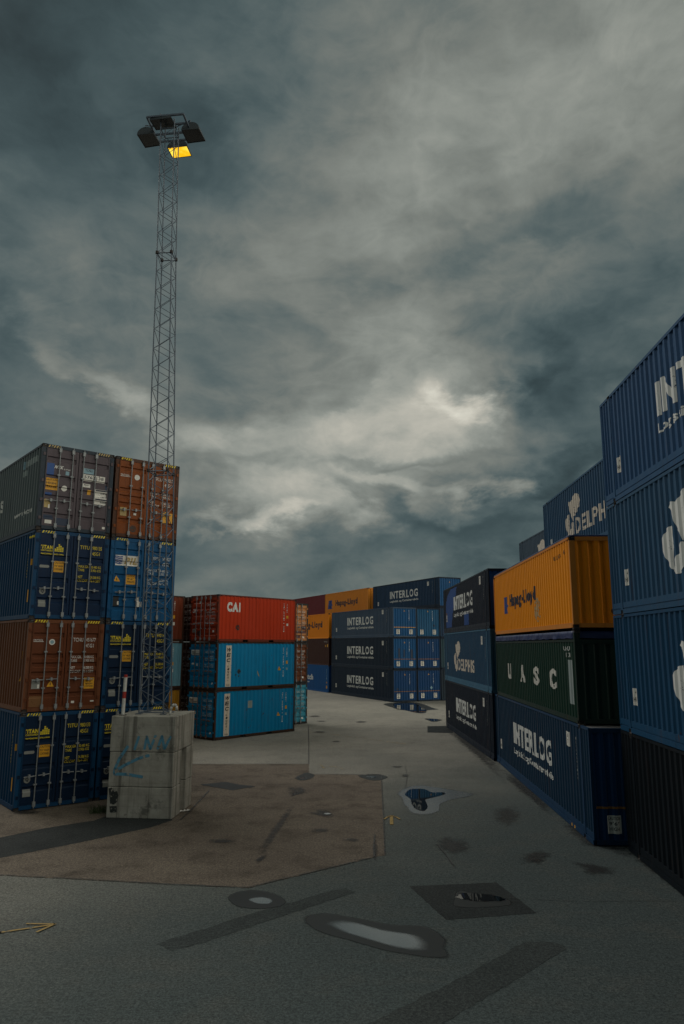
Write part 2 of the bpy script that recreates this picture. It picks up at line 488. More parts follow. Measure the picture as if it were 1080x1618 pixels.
                for ri, s in enumerate(rods):
                    b_ = MB(); o_ = -.045
                    b_.tube(P(s, o_, .05), P(s, o_, Hh - .03), .0185, 8)
                    for zz, hh in ((.10, .14), (Hh - .24, .14)):
                        c0 = P(s - .042, -.07, zz); c1 = P(s + .042, .003, zz + hh); b_.box(min(c0[0], c1[0]), max(c0[0], c1[0]), min(c0[1], c1[1]), max(c0[1], c1[1]), c0[2], c1[2])
                    for zz in (.72, 1.85 if Hh > 2.7 else 1.7):
                        c0 = P(s - .05, -.066, zz); c1 = P(s + .05, .01, zz + .045); b_.box(min(c0[0], c1[0]), max(c0[0], c1[0]), min(c0[1], c1[1]), max(c0[1], c1[1]), c0[2], c1[2])
                    hz = 1.0 if ri == (0 if k == 0 else 1) else 1.02
                    far = s - .36 if k == 0 else s + .36
                    b_.tube(P(s, -.06, hz), P(far, -.055, hz - .015), .016, 6)
                    mid = s + (far - s) * .55
                    c0 = P(mid - .03, -.08, hz - .05); c1 = P(mid + .03, .01, hz + .05); b_.box(min(c0[0], c1[0]), max(c0[0], c1[0]), min(c0[1], c1[1]), max(c0[1], c1[1]), c0[2], c1[2])
                    b_.build('locking_bar', M[rod], dr)
            g = MB(); c0 = P(.10, .06, .12); c1 = P(WW - .10, .075, Hh - .11)
            g.box(min(c0[0], c1[0]), max(c0[0], c1[0]), min(c0[1], c1[1]), max(c0[1], c1[1]), c0[2], c1[2]); g.build('door_gasket', M['rubber'], t)
            faces[nm] = Face((0, WW, 0) if nm == 'left' else (L, 0, 0), (0, -1, 0) if nm == 'left' else (0, 1, 0), (sg, 0, 0), [p[0] for p in zp], depth_fn(zp), 1)
    t_faces[t.name] = faces
    return t, faces


t_faces = {}


def hazard(F, t, Hh, WW, m='yellow', flip=0):
    """yellow warning stripes on the header of a high container"""
    for s0 in (.17, WW - .58):
        F.lay('hazard_stripe', [[(s0 + i * .085 + .0, Hh - .10), (s0 + i * .085 + .045, Hh - .10), (s0 + i * .085 + .085, Hh - .02), (s0 + i * .085 + .04, Hh - .02)] for i in range(5)], M[m], t, out=.009)


def circle(cx, cz, r, n=18): return [(cx + r * cos(2 * pi * k / n), cz + r * sin(2 * pi * k / n)) for k in range(n)]


def sign(F, t, s0, s1, z0, z1, lines, name='caution_sign', bg='orange', ink='black', out=.007):
    o = F.lay(name, [rect(s0, s1, z0, z1)], M[bg], t, out=out)
    if lines:
        h = (z1 - z0) / (len(lines) + .4); it = []
        for i, ln in enumerate(lines):
            zz = z1 - (i + 1) * h + .02; w = (s1 - s0) * min(.86, .16 * len(ln) + .06)
            it.append((ln, (s0 + s1) / 2 - w / 2, (s0 + s1) / 2 + w / 2, zz, zz + h * .66, .012))
        F.words('lettering', it, M[ink], o, out=out + .004)
    return o


def triangle(F, t, s, z, h, m='orange'):
    o = F.lay('warning_triangle', [[(s - h * .58, z), (s + h * .58, z), (s, z + h)]], M[m], t, out=.008)
    F.lay('warning_symbol', [rect(s - h * .06, s + h * .06, z + h * .2, z + h * .6)], M['black'], o, out=.012)
    return o


def spaced(word, widths, a, b, z0, z1, bold, gap):
    k = (b - a) / (sum(widths) + gap * (len(word) - 1)); x = a; out = []
    for ch, w in zip(word, widths):
        out.append((ch, x, x + w * k, z0, z1, bold if ch != 'I' else .06)); x += (w + gap) * k
    return out


def interlog(F, t, m='white'):
    F.words('lettering', spaced('INTERLOG', (.20, .74, .72, .56, .72, .54, .82, .80), 3.92, 9.74, 1.29, 2.07, .028, .17), M[m], t)
    F.words('lettering', [('Logistikk og Containerutleie', 3.92, 9.8, .84, 1.13, .028)], M[m], t)
    placards(F, t)


def placards(F, t):
    F.words('lettering', [(ch, 12.40, 12.47, 2.45 - i * .105, 2.52 - i * .105, .01) for i, ch in enumerate('ILCU4592104')], M['grey'], t)
    sign(F, t, 1.12, 1.40, .70, 1.10, ['45', 'HIGH'], 'placard', 'sign', 'black')
    sign(F, t, 11.52, 11.84, 2.18, 2.58, ['9.6', 'FT'], 'placard', 'sign', 'black')


DOL = [[(3.27, 2.13), (3.42, 2.22), (3.7, 2.17), (3.9, 2.26), (4.2, 2.38), (4.55, 2.36), (4.85, 2.2), (4.97, 2.0), (4.86, 1.86), (4.62, 1.72), (4.38, 1.6), (4.15, 1.52), (3.98, 1.5), (3.9, 1.42), (3.85, 1.33), (3.78, 1.5), (3.6, 1.64), (3.5, 1.85), (3.46, 2.03), (3.36, 2.07)],
       [(3.38, 1.72), (3.45, 1.66), (3.42, 1.42), (3.33, 1.2), (3.29, .98), (3.29, .80), (3.15, .88), (2.95, 1.08), (2.81, 1.37), (2.9, 1.55), (3.12, 1.68)],
       [(3.84, 1.31), (3.96, 1.2), (3.97, 1.05), (3.9, .85), (3.66, .70), (3.42, .69), (3.28, .77), (3.38, .93), (3.5, 1.05), (3.66, 1.12), (3.72, 1.25)]]


def smooth(p, n=4):
    k = len(p); out = []
    for j in range(k):
        q = [Vector(p[(j + d) % k]) for d in (-1, 0, 1, 2)]
        for i in range(n):
            f_ = i / n
            v = .5 * (2 * q[1] + (q[2] - q[0]) * f_ + (2 * q[0] - 5 * q[1] + 4 * q[2] - q[3]) * f_ ** 2 + (3 * q[1] - q[0] - 3 * q[2] + q[3]) * f_ ** 3)
            out.append((v.x, v.y))
    return out


DOL = [smooth(p) for p in DOL]


def delphis(F, t, m='cream'):
    F.lay('emblem', DOL, M[m], t, out=.006, off=(.80, 0))
    F.words('lettering', spaced('DELPHIS', (.64, .54, .50, .60, .64, .20, .60), 5.0, 9.75, .76, 1.40, .032, .15), M[m], t)
    placards(F, t)


def pw_end(F, t, bar=True, tri=True, labels=(1, 1), barm='rust'):
    WW = 2.5
    if bar: F.lay('rubbing_strip', [rect(.10, WW - .10, .90, .955)], M[barm], t, out=.008)
    if labels[0]: sign(F, t, .36, .72, .30, .74, ['CAUTION', "9'6\"", 'HIGH'], 'caution_label', 'sign', 'black')
    if labels[1]: sign(F, t, 1.74, 2.10, .30, .74, ['CAUTION', "9'6\"", 'HIGH'], 'caution_label', 'sign', 'black')
    if tri: triangle(F, t, 1.22, 2.38, .14)
    F.words('lettering', [(ch, 1.70, 1.76, 2.42 - i * .085, 2.48 - i * .085, .02) for i, ch in enumerate('ILCU4592104') if ch != ' '], M['white'], t)


def number_block(F, t, s0, z, code, typ, m='white'):
    F.words('lettering', [(code[0], s0, s0 + .32, z, z + .12, .0), (code[1], s0 + .42, s0 + .74, z, z + .12, .0), (code[2], s0 + .84, s0 + .91, z, z + .12, .0), (typ, s0 + .42, s0 + .68, z - .19, z - .07, .0)], M[m], t)


def weights(F, t, s0, z, m='white', k=1.0):
    it = []
    for i, (a, b) in enumerate((('MAX.GR.', '30.480 KG'), ('TARE', '3.900 KG'), (None, None), ('NET', '26.580 KG'), ('CU.CAP.', '76.4 CBM'))):
        if a: it += [(a, s0, s0 + .07 * len(a) * .72, z - i * .115, z - i * .115 + .085, .0), (b, s0 + .42, s0 + .76, z - i * .115, z - i * .115 + .085, .0)]
    F.words('lettering', it, M[m], t)


# ------------------------------------------------------------------ positions of the stacks (metres, from the camera's foot)
SA = (-9.9125, 22.9724, .691970); SB = (-6.7886, 39.6839, .850262); SCx = (4.7305, 66.7508, -1.133108)
SE = (6.6175, 46.8350, -1.559715); SF = (6.8625, 32.3917, -1.602591); SG = (7.16484, 19.0858, -1.625208)


def loc(S, u, v, z=0.0):
    return (S[0] + u * cos(S[2]) - v * sin(S[2]), S[1] + u * sin(S[2]) + v * cos(S[2]), z)


# ---- left stack: door ends towards the camera (local x runs away from the doors)
GA = 'containers in the tall left stack'


def put_a(col, tier, label, side, end=None, frame=None, **kw):
    j = random.uniform(-.015, .015)
    kw.setdefault('rib', .040)
    o = loc(SA, 2.44 + col * 2.52 + j, random.uniform(0, .03), tier * HC)
    return container('shipping_container', label, GA, o, SA[2] + pi / 2, L40, HC, side, end, frame, 'left', **kw)


TIT = paint((.0006, .014, .042), 1, .05, .25, .35); TITS = paint((.004, .050, .125), 2, .08, .3, .35)


def titan(t, F, num, code):
    F.words('lettering', [('TITAN', .13, .56, 2.27, 2.40, .05), ('CONTAINERS', .13, .60, 2.20, 2.255, .02), ('titancontainers.com', .13, .92, 2.10, 2.155, .02)], M['yellow'], t)
    blocks = []
    for c, hgt in enumerate((2, 3, 5, 4, 3)):
        for r_ in range(hgt): blocks.append(rect(.62 + c * .058, .668 + c * .058, 2.215 + r_ * .052, 2.257 + r_ * .052))
    F.lay('emblem', blocks, M['yellow'], t, out=.006)
    number_block(F, t, 1.45, 2.37, num, code, 'yellow')
    weights(F, t, 1.44, 1.74, 'yellow')
    sign(F, t, .63, .95, 1.54, 1.90, ['CAUTION', "9'6\" HIGH", 'CONTAINER'])
    F.lay('plate', [[(.17, 1.69), (.20, 1.66), (.46, 1.66), (.49, 1.69), (.49, 1.72), (.46, 1.75), (.20, 1.75), (.17, 1.72)]], M['grey'], t, out=.008)
    ring = F.lay('round_sticker', [circle(.33, .90, .10)], M['grey'], t, out=.007)
    F.words('lettering', [('Q', .285, .375, .84, .96, .02)], M['navy'], ring, out=.011)
    F.lay('data_plate', [rect(.23, .46, .40, .62)], M['grey'], t, out=.008)
    hazard(F, t, HC, WD)


def side_marks(F, t, S_=(0, 0), right=True, L=L40):
    """small markings at the door end of a side wall"""
    s = L - .75
    F.words('lettering', [(ch, s, s + .07, 2.25 - i * .1, 2.32 - i * .1, .0) for i, ch in enumerate('TITU980133')], M['yellow'], t)
    F.lay('sticker', [rect(L - .46, L - .34, .55, .95)], M['orange'], t, out=.008)
    F.lay('sticker', [rect(L - .36, L - .29, 1.75, 1.95)], M['orange'], t, out=.008)


t, f = put_a(0, 0, 'navy container with yellow door lettering at the foot of the left stack, front corner', TITS, TIT, bands=[2.02, 1.28, .62])
titan(t, f['left'], ('TITU', '980133', '8'), '45G1'); side_marks(f['back'], t)
BRN = paint((.125, .034, .010), 3, .3, .3, .5)
t, f = put_a(0, 1, 'brown container with ribbed doors second from the ground in the left stack', paint((.16, .056, .022), 4, .2, .4, .6), BRN, bands=[2.40, 1.74, 1.46, 1.18, .52])
F = f['left']
F.words('lettering', [('TRITON', .17, .46, 2.215, 2.265, .02)], M['white'], t)
F.lay('lettering', [rect(.14, .50, 2.185, 2.20)], M['white'], t)
F.lay('round_sticker', [circle(.76, 2.18, .095)], M['sign'], t, out=.007); F.lay('round_sticker', [circle(.76, 2.18, .06)], M['skyblue'], t, out=.011)
number_block(F, t, 1.44, 2.20, ('TCNU', '451677', '3'), '45G1'); weights(F, t, 1.40, 1.66)
sign(F, t, 1.88, 2.21, .68, 1.04, ['CAUTION', "9'6\"", 'HIGH', 'CONTAINER']); triangle(F, t, .80, .78, .20)
F.lay('data_plate', [rect(.22, .48, .72, 1.02)], M['grey'], t, out=.008); F.lay('sticker', [rect(.40, .46, .74, .86)], M['sign'], t, out=.012)
F.lay('repainted_patch', [rect(.13, .62, .17, .50)], worn('ochre_repaint', (.20, .085, .022), .2, 5), t)
F.lay('sticker', [rect(1.50, 1.60, .24, .31), rect(2.12, 2.24, .26, .30)], M['sign'], t, out=.008)
hazard(F, t, HC, WD)
f['back'].lay('sticker', [rect(L40 - .50, L40 - .42, 1.65, 1.9), [(L40 - .62, .95), (L40 - .46, .95), (L40 - .54, 1.12)]], M['orange'], t, out=.008)
f['back'].words('lettering', [(ch, L40 - .55, L40 - .48, 2.45 - i * .1, 2.52 - i * .1, 0) for i, ch in enumerate('TCNU451677')], M['white'], t)
t, f = put_a(0, 2, 'navy container with yellow door lettering, third from the ground in the left stack', TITS, paint((.0008, .018, .058), 5, .05, .25, .3), bands=[2.02, 1.28, .62])
titan(t, f['left'], ('TITU', '980135', '0'), '45G1'); side_marks(f['back'], t)
f['back'].lay('sticker', [rect(L40 - .70, L40 - .12, 2.66, 2.73)], M['yellow'], t, out=.008)
NYKE = paint((.100, .080, .092), 6, .15, .3, .5)
t, f = put_a(0, 3, 'grey container with violet grey doors and white numbers on top of the left stack', paint((0.1265, 0.1595, 0.165), 7, .1, .5, .75), NYKE, paint((.030, .045, .062), 8, .5, .4, .5), bands=[2.42, 1.80, 1.42, 1.12, .52], rod='rod')
F = f['left']; z0 = 0
F.lay('repainted_patch', [rect(.12, .42, 1.85, 2.26), rect(.16, .40, 1.17, 1.26)], M['bluepatch'], t)
F.lay('repainted_patch', [rect(.12, .50, .36, .52), rect(.60, 1.0, .20, .44), rect(2.18, 2.30, 1.35, 1.75)], M['darkpatch'], t)
F.words('lettering', [('NYK', .44, .72, 2.10, 2.21, .05, .4), ('LINE', .74, .96, 2.09, 2.13, .02)], M['white'], t)
sign(F, t, .13, .58, 1.36, 1.76, ['CAUTION', 'HIGH', 'TRAILER'])
F.lay('round_sticker', [circle(.80, 1.46, .095)], M['sign'], t, out=.008)
F.lay('sticker', [rect(.80, .92, 1.92, 2.05)], M['skyblue'], t, out=.008); F.lay('sticker', [rect(1.58, 1.70, 1.36, 1.52)], M['orange'], t, out=.008)
sign(F, t, 1.40, 1.76, 2.08, 2.26, ['TCNU'], 'number_plate', 'skyblue', 'navy'); sign(F, t, 1.38, 2.16, 1.83, 2.05, ['5762138'], 'number_plate', 'sign', 'navy')
sign(F, t, 1.40, 1.66, 1.60, 1.73, ['45G1'], 'number_plate', 'sign', 'navy')
o = F.lay('weight_panel', [rect(1.84, 2.30, 1.06, 1.58)], M['sign'], t, out=.008)
F.lay('lettering', [rect(1.86, 2.28, 1.52, 1.57), rect(1.86, 2.28, 1.21, 1.26)], M['navy'], o, out=.012)
F.words('lettering', [('30.480 KG', 2.04, 2.28, 1.43, 1.49, .02), ('3.860 KG', 2.04, 2.28, 1.30, 1.36, .02), ('26.620 KG', 2.04, 2.28, 1.12, 1.18, .02)], M['navy'], o, out=.012)
F.lay('data_plate', [rect(.14, .37, .75, 1.03)], M['gold'], t, out=.008); F.lay('sticker', [rect(.31, .36, .73, .86)], M['sign'], t, out=.012)
F.lay('sticker', [rect(.24, .46, .22, .34), rect(2.16, 2.28, .22, .30)], M['sign'], t, out=.010)
hazard(F, t, HC, WD, 'gold')
F = f['back']
F.lay('repainted_patch', [rect(L40 - 1.75, L40 - .45, 2.38, 2.60), rect(L40 - 2.05, L40 - 1.6, 2.08, 2.28)], M['greypatch'], t)
F.lay('sticker', [rect(L40 - 2.08, L40 - 1.85, 2.36, 2.64)], M['skyblue'], t)
F.words('lettering', [('www.nyk.com', L40 - 2.75, L40 - .65, .62, .86, .03)], M['white'], t)
F.words('lettering', [('NYK LOGISTICS', L40 - 11.2, L40 - 4.3, 1.15, 1.62, .05)], M['white'], t)
# second column
t, f = put_a(1, 0, 'navy container hidden behind the concrete foundation at the foot of the left stack', TITS, TIT, bands=[2.02, 1.28, .62])
titan(t, f['left'], ('TITU', '980129', '6'), '45G1')
t, f = put_a(1, 1, 'navy container with yellow lettering behind the lattice mast, above the concrete foundation', TITS, TIT, bands=[2.02, 1.28, .62])
titan(t, f['left'], ('TITU', '998141', '5'), '45G1')
PIL = paint((.001, .085, .22), 9, .3, .3, .5)
t, f = put_a(1, 2, 'bright blue container with a white and gold panel behind the lattice mast', PIL, PIL, bands=[2.44, 2.02, 1.56, 1.14, .78, .44], rod='rod')
F = f['left']
o = F.lay('name_panel', [rect(.10, 1.04, 1.92, 2.28)], M['sign'], t, out=.006)
F.lay('emblem', [[(.14, 1.96 + i * .058), (.23, 1.99 + i * .058), (.34, 1.96 + i * .058), (.45, 1.99 + i * .058), (.45, 2.025 + i * .058), (.34, 1.995 + i * .058), (.23, 2.025 + i * .058), (.14, 1.995 + i * .058)] for i in range(5)], M['blue'], o, out=.012)
F.words('lettering', [('PIL', .55, 1.0, 1.98, 2.22, .05, .2)], M['gold'], o, out=.012)
triangle(F, t, .27, 1.36, .21); sign(F, t, .60, .95, 1.28, 1.62, ['CAUTION', "9'6\"", 'HIGH'])
number_block(F, t, 1.52, 2.20, ('DRYU', '930427', '0'), '45G1'); weights(F, t, 1.42, 1.78)
F.lay('data_plate', [rect(.16, .40, .50, .86)], M['black'], t, out=.008); F.lay('sticker', [rect(.33, .39, .56, .68), rect(1.05, 1.22, .50, .86)], M['sign'], t, out=.012)
hazard(F, t, HC, WD)
TRI = paint((.23, .058, .008), 10, .55, .3, .55)
t, f = put_a(1, 3, 'rusty orange brown container behind the lattice mast on top of the left stack', paint((.16, .05, .02), 11, .6, .3, .6), TRI, paint((.085, .035, .018), 12, .9, .3, .6), bands=[2.48, 1.72, 1.46, 1.20, .62])
F = f['left']
F.words('lettering', [('TRITON', .18, .50, 2.23, 2.28, .02)], M['white'], t); F.lay('lettering', [rect(.15, .56, 2.20, 2.215)], M['white'], t)
F.lay('round_sticker', [circle(.80, 2.22, .10)], M['sign'], t, out=.008)
number_block(F, t, 1.45, 2.22, ('TRLU', '760272', '5'), '45G1'); weights(F, t, 1.36, 1.70)
F.lay('data_plate', [rect(.24, .48, .78, 1.08)], M['gold'], t, out=.008); F.lay('sticker', [rect(.74, .84, .84, .92)], M['sign'], t, out=.008)
F.lay('repainted_patch', [rect(1.86, 2.06, .66, 1.10), rect(2.12, 2.24, .70, 1.06)], M['orange'], t)
F.lay('scuff', [circle(.75, .35, .12), circle(1.02, .62, .07), circle(.60, .55, .05)], M['darkstain'], t)
hazard(F, t, HC, WD)

# ---- middle stack of short containers
GB = 'short containers in the middle stack'
WEC = paint((.0, .235, .48), 13, .4, .12, .5); WEC2 = paint((.0, .22, .45), 14, .55, .15, .65)
RUSTF = paint((.05, .028, .018), 15, .8, .3, .5)


def put_b(u, v, tier, label, side, end=None, frame=None, rot=0, **kw):
    o = loc(SB, u + random.uniform(-.02, .02), v, tier * ST)
    return container('shipping_container', label, GB, o, SB[2] + rot, L20, ST, side, end, frame, **kw)


RB = [2.22, 1.86, 1.50, 1.14, .78, .42]


def wec(t, f):
    F = f['front']
    o = F.lay('name_panel', [rect(.65, 1.06, .18, 2.40)], M['cream'], t, out=.006)
    F.words('lettering', [('W', .71, 1.0, 2.06, 2.26, .04, .3), ('E', .72, .97, 1.78, 1.98, .04, .3), ('C', .72, .96, 1.50, 1.70, .04, .3)] + [(c, .80, .90, 1.22 - i * .15, 1.32 - i * .15, .01, .3) for i, c in enumerate('LINES')] + [('Rott.', .72, .98, .24, .31, .0)], M['navy'], o, out=.011)
    F.words('lettering', [(c, 5.02, 5.08, 2.22 - i * .095, 2.285 - i * .095, .02) for i, c in enumerate('WECU 206184 7 22G1') if c != ' '] + [(c, 5.30, 5.36, 2.22 - i * .095, 2.285 - i * .095, .0) for i, c in enumerate('206184') if c != ' '], M['white'], t)
    triangle(F, t, 4.72, .98, .22); F.lay('sticker', [rect(5.28, 5.40, 1.34, 1.52)], M['orange'], t, out=.008); F.lay('sticker', [rect(5.28, 5.40, .98, 1.12)], M['skyblue'], t, out=.008)
    F = f['left']
    o = F.lay('name_panel', [rect(.16, .92, 1.86, 2.16)], M['sign'], t, out=.007)
    F.words('lettering', [('Jan', .24, .56, 1.98, 2.10, .02)], M['navy'], o, out=.011); F.lay('lettering', [rect(.30, .9, 1.95, 1.97)], M['navy'], o, out=.011)
    number_block(F, t, 1.42, 1.98, ('WECU', '206184', '7'), '22G1'); weights(F, t, 1.40, 1.66)
    F.lay('sticker', [rect(.24, .46, 1.34, 1.44), rect(.66, .80, 1.28, 1.40), rect(2.02, 2.12, .32, .42)], M['sign'], t, out=.008)


t, f = put_b(0, 0, 0, 'bright blue short container with white lettered strip, on the ground in the middle stack', WEC2, WEC, RUSTF, doors='left', bands=RB, rod='rustrod'); wec(t, f)
f['front'].lay('scuff', [rect(2.35, 2.70, 1.55, 1.95)], M['greypatch'], t, out=.005)
triangle(f['left'], t, .66, 1.30, .2)
t, f = put_b(0, 0, 1, 'bright blue short container with white strip and dark scuff, directly under the red one', WEC, WEC, RUSTF, doors='left', bands=RB, rod='rustrod'); wec(t, f)
f['front'].lay('scuff', [circle(1.62, .98, .13), circle(1.40, .80, .05), circle(1.62, .72, .05)], M['darkstain'], t, out=.005)
f['front'].lay('scuff', [[(3.0, .92), (3.08, .70), (3.16, .62), (3.1, .82), (3.02, 1.0)]], M['gold'], t, out=.005)
CAI = paint((.50, .038, .006), 16, .25, .12, .45)
t, f = put_b(0, 0, 2, 'red short container with three big white letters on top of the middle stack', CAI, paint((.40, .046, .010), 17, .45, .3, .5), paint((.16, .032, .016), 18, .7, .2, .5), doors='left', bands=RB, rod='rod')
F = f['front']
F.words('lettering', [('CAI', .63, 1.62, 1.66, 2.20, .07)], M['white'], t)
F.words('lettering', [(c, 5.02, 5.08, 2.24 - i * .095, 2.305 - i * .095, .02) for i, c in enumerate('CAIU 270914 6 22G1') if c != ' '] + [(c, 5.28, 5.34, 2.24 - i * .095, 2.30 - i * .095, .0) for i, c in enumerate('270914')], M['white'], t)
F.lay('scuff', [circle(1.45, .80, .16, 9)], M['darkstain'], t, out=.005)
F.lay('sticker', [rect(5.26, 5.40, 1.42, 1.58)], M['orange'], t, out=.008); F.lay('sticker', [rect(5.28, 5.40, .98, 1.12)], M['sign'], t, out=.008)
F = f['left']
F.words('lettering', [('CAI', .16, .50, 1.62, 1.86, .06)], M['white'], t)
number_block(F, t, 1.42, 1.98, ('CAIU', '270914', '6'), '22G1'); weights(F, t, 1.40, 1.58)
F.lay('data_plate', [rect(.2, .5, .52, .74)], M['grey'], t, out=.008); F.lay('scuff', [rect(.62, .92, .30, .62)], M['darkstain'], t, out=.008)
F.lay('sticker', [circle(.80, 2.2, .08), rect(2.0, 2.14, .52, .64)], M['sign'], t, out=.008)
# row set back to the left
for tier, (lab, c, sd) in enumerate((('ochre short container half hidden behind the concrete foundation', (.42, .20, .012), 19), ('pale blue short container set back left of the middle stack', (.15, .36, .46), 20), ('brown red short container set back left of the red one', (.17, .036, .014), 21))):
    t, f = put_b(-6.10, 2.95, tier, lab, paint(c, sd, .5, .35, .6), None, RUSTF, bands=RB)
    F = f['front']
    F.words('lettering', [(k, 5.02, 5.08, 2.22 - i * .095, 2.285 - i * .095, .02) for i, k in enumerate('GESU 318275 0 22G1') if k != ' '] + [(k, 5.34, 5.40, 2.22 - i * .095, 2.285 - i * .095, .0) for i, k in enumerate('318275')], M['white'], t)
    F.lay('sticker', [rect(5.30, 5.42, 1.30, 1.48)], M['orange'], t, out=.008); F.lay('sticker', [rect(5.30, 5.42, .92, 1.10)], M['sign'], t, out=.008)
for tier, (lab, c, sd) in enumerate((('dark brown short container in the gap behind the lowest bright blue one', (.07, .03, .02), 22), ('dark red brown short container in the gap behind the middle bright blue one', (.10, .03, .022), 23), ('dark brown short container in the gap behind the red one', (.08, .03, .018), 24))):
    t, f = put_b(.40, 2.55, tier, lab, paint(c, sd, .6, .3, .6), None, RUSTF, doors='left', bands=RB, rod='rustrod')
    number_block(f['left'], t, 1.42, 1.98, ('GVCU', '208813', '4'), '22G1'); weights(f['left'], t, 1.40, 1.66)
for tier, (lab, c, sd, m) in enumerate((('pale turquoise container with its doors showing right of the lowest bright blue one', (.05, .32, .44), 25, 'white'), ('brown container with its doors showing right of the middle stack', (.17, .052, .018), 26, 'white'), ('faded peach container with its doors showing right of the red one', (.58, .24, .08), 27, 'white'))):
    # doors face the camera: local x runs away from it
    o = loc(SB, 9.72, 2.5, tier * ST)
    t, f = container('shipping_container', lab, GB, o, SB[2] + pi / 2, L20, ST, paint(c, sd, .5, .4, .6), None, paint((.03, .03, .03), sd, .7, .2, .5), 'left', bands=RB, rod='rod')
    number_block(f['left'], t, 1.42, 1.98, ('TGHU', '150262', '9'), '22G1', m); weights(f['left'], t, 1.40, 1.62, m)
    f['left'].lay('sticker', [rect(1.95, 2.1, .30, .42)], M['sign'], t, out=.008)
    if tier == 2: f['left'].lay('rusty_patch', [rect(1.32, 2.25, .62, .78), rect(1.8, 2.28, .86, 1.10), rect(1.35, 1.75, .30, .50)], worn('rust_scab', (.13, .045, .04), .4, 4), t)

# ---- far block
GC = 'containers in the far block'
NAVY = paint((.008, .021, .042), 28, 0.25, .3, .4); SLATE = paint((.050, .084, .135), 29, 0.3, .5, .5); ENDB = paint((.006, .085, .23), 30, .1, .3, .4); ENDN = paint((.004, .052, .16), 31, .1, .3, .4)


def put_c(u, v, z, Hh, label, side, end=None, frame=None, L=L45, style='pw', **kw):
    return container('shipping_container', label, GC, loc(SCx, u + random.uniform(-.03, .03), v, z), SCx[2], L, Hh, side, end, frame, style=style, **kw)


CZ = (0, HC, 2 * HC); CHt = (HC, HC, 2.76)
for k, (lab, sd, en, fr) in enumerate((('dark navy long container on the ground at the near corner of the far block', NAVY, ENDN, NAVY), ('dark navy long container in the middle of the near corner of the far block', NAVY, ENDB, NAVY), ('slate blue container with white lettering topping the near corner of the far block', SLATE, ENDB, SLATE))):
    t, f = put_c(-L45, 0, CZ[k], CHt[k], lab, sd, en, fr); interlog(f['front'], t); pw_end(f['right'], t, barm='orange' if k == 2 else 'rust')
    if k == 1: f['right'].lay('scuff', [rect(.55, .75, 1.05, 1.9), rect(1.1, 1.25, 1.1, 1.8), rect(1.85, 2.1, 1.0, 1.8)], M['darkpatch'], t)
    if k == 0: f['right'].lay('scuff', [circle(.45, 1.15, .11)], M['darkpatch'], t)
for k, lab in enumerate(('dark blue container end at the foot of the second column of the far block', 'dark blue container end halfway up the second column of the far block', 'blue container end without a crossbar topping the second column of the far block')):
    t, f = put_c(-L45, 2.56, CZ[k], CHt[k], lab, NAVY, (ENDN, ENDN, paint((.010, .10, .22), 32, .25, .4, .5))[k], NAVY); pw_end(f['right'], t, bar=k < 2)
    if k == 0: f['right'].lay('scuff', [[(1.35, 1.2), (1.5, 1.05), (1.65, 1.2), (1.5, 1.38)]], M['skyblue'], t)
    if k == 2: f['right'].lay('scuff', [circle(1.9, 1.12, .11)], M['darkpatch'], t)
for k in range(3):
    t, f = put_c(-L45, 5.12, k * HC, HC, ('greyish blue container glimpsed at the foot of the third column of the far block', 'teal blue container glimpsed in the middle of the third column of the far block', 'blue container glimpsed under the highest one of the far block')[k], NAVY, paint(((.02, .035, .05), (.03, .07, .09), (.012, .045, .10))[k], 33 + k, .3, .3, .5), NAVY)
t, f = put_c(-L45, 5.12, 3 * HC, HC, 'dark navy container with white lettering standing highest in the far block', paint((.008, .040, .092), 36, .05, .25, .35), paint((.008, .09, .24), 37, .15, .3, .4), NAVY); interlog(f['front'], t); triangle(f['right'], t, 1.22, 2.38, .14)


def liner(F, t, logo, text, z0, z1, ink='navy', lg='blue'):
    a, b = logo; w = b - a; h = (z1 - z0) * 1.35; zc = z0 - .22

    def q(pts): return [(a + x * w, zc + y * h) for x, y in pts]
    F.lay('emblem', [q([(.0, .0), (.36, .0), (.40, .42), (.60, .46), (.55, .0), (.92, .0), (.80, .30), (1.0, .44), (.84, .58), (.88, 1.0), (.60, 1.0), (.56, .60), (.42, .56), (.44, 1.0), (.16, 1.0), (.06, .5)])], M[lg], t, out=.006)
    F.words('lettering', [('Hapag-Lloyd', text[0], text[1], z0 - .12, z1, .05)], M[ink], t)


t, f = put_c(-14.45 - L40, 0, 0, HC, 'mid blue container with white lettering on the ground left of the far navy ones', paint((.003, .085, .27), 38, .1, .3, .3), None, None, L40, 'std')
F = f['front']
F.words('lettering', [('Dutch', L40 - 7.6, L40 - 4.35, 1.2, 1.82, .04)], M['white'], t); F.words('lettering', [('container', L40 - 7.6, L40 - 5.35, .86, 1.05, .03)], M['white'], t)
F.words('lettering', [(k, L40 - .62, L40 - .46, 2.4 - i * .14, 2.5 - i * .14, .0) for i, k in enumerate('DUCU40917')], M['skyblue'], t)
F.lay('sticker', [rect(L40 - .66, L40 - .36, .42, .72), rect(L40 - .62, L40 - .40, .98, 1.14)], M['orange'], t, out=.008)
t, f = put_c(-14.45 - L40, 0, HC, HC, 'dark brown container between the blue and the orange one of the far block', paint((.06, .020, .014), 39, .2, .3, .4), None, None, L40, 'std')
F = f['front']
F.lay('sticker', [rect(L40 - .55, L40 - .28, 1.98, 2.28), rect(L40 - 1.05, L40 - .85, 2.0, 2.2)], M['orange'], t, out=.008); F.words('lettering', [('CRXU 904', L40 - 1.4, L40 - .5, 2.5, 2.6, .0)], M['white'], t)
t, f = put_c(-14.45 - L40, 0, 2 * HC, 2.74, 'bright orange container partly hidden behind the middle stack, third up in the far block', paint((.90, .27, .002), 40, .05, .05, .12), None, None, L40, 'std')
liner(f['front'], t, (.9, 2.3), (3.4, L40 - 1.85), 1.15, 1.95)
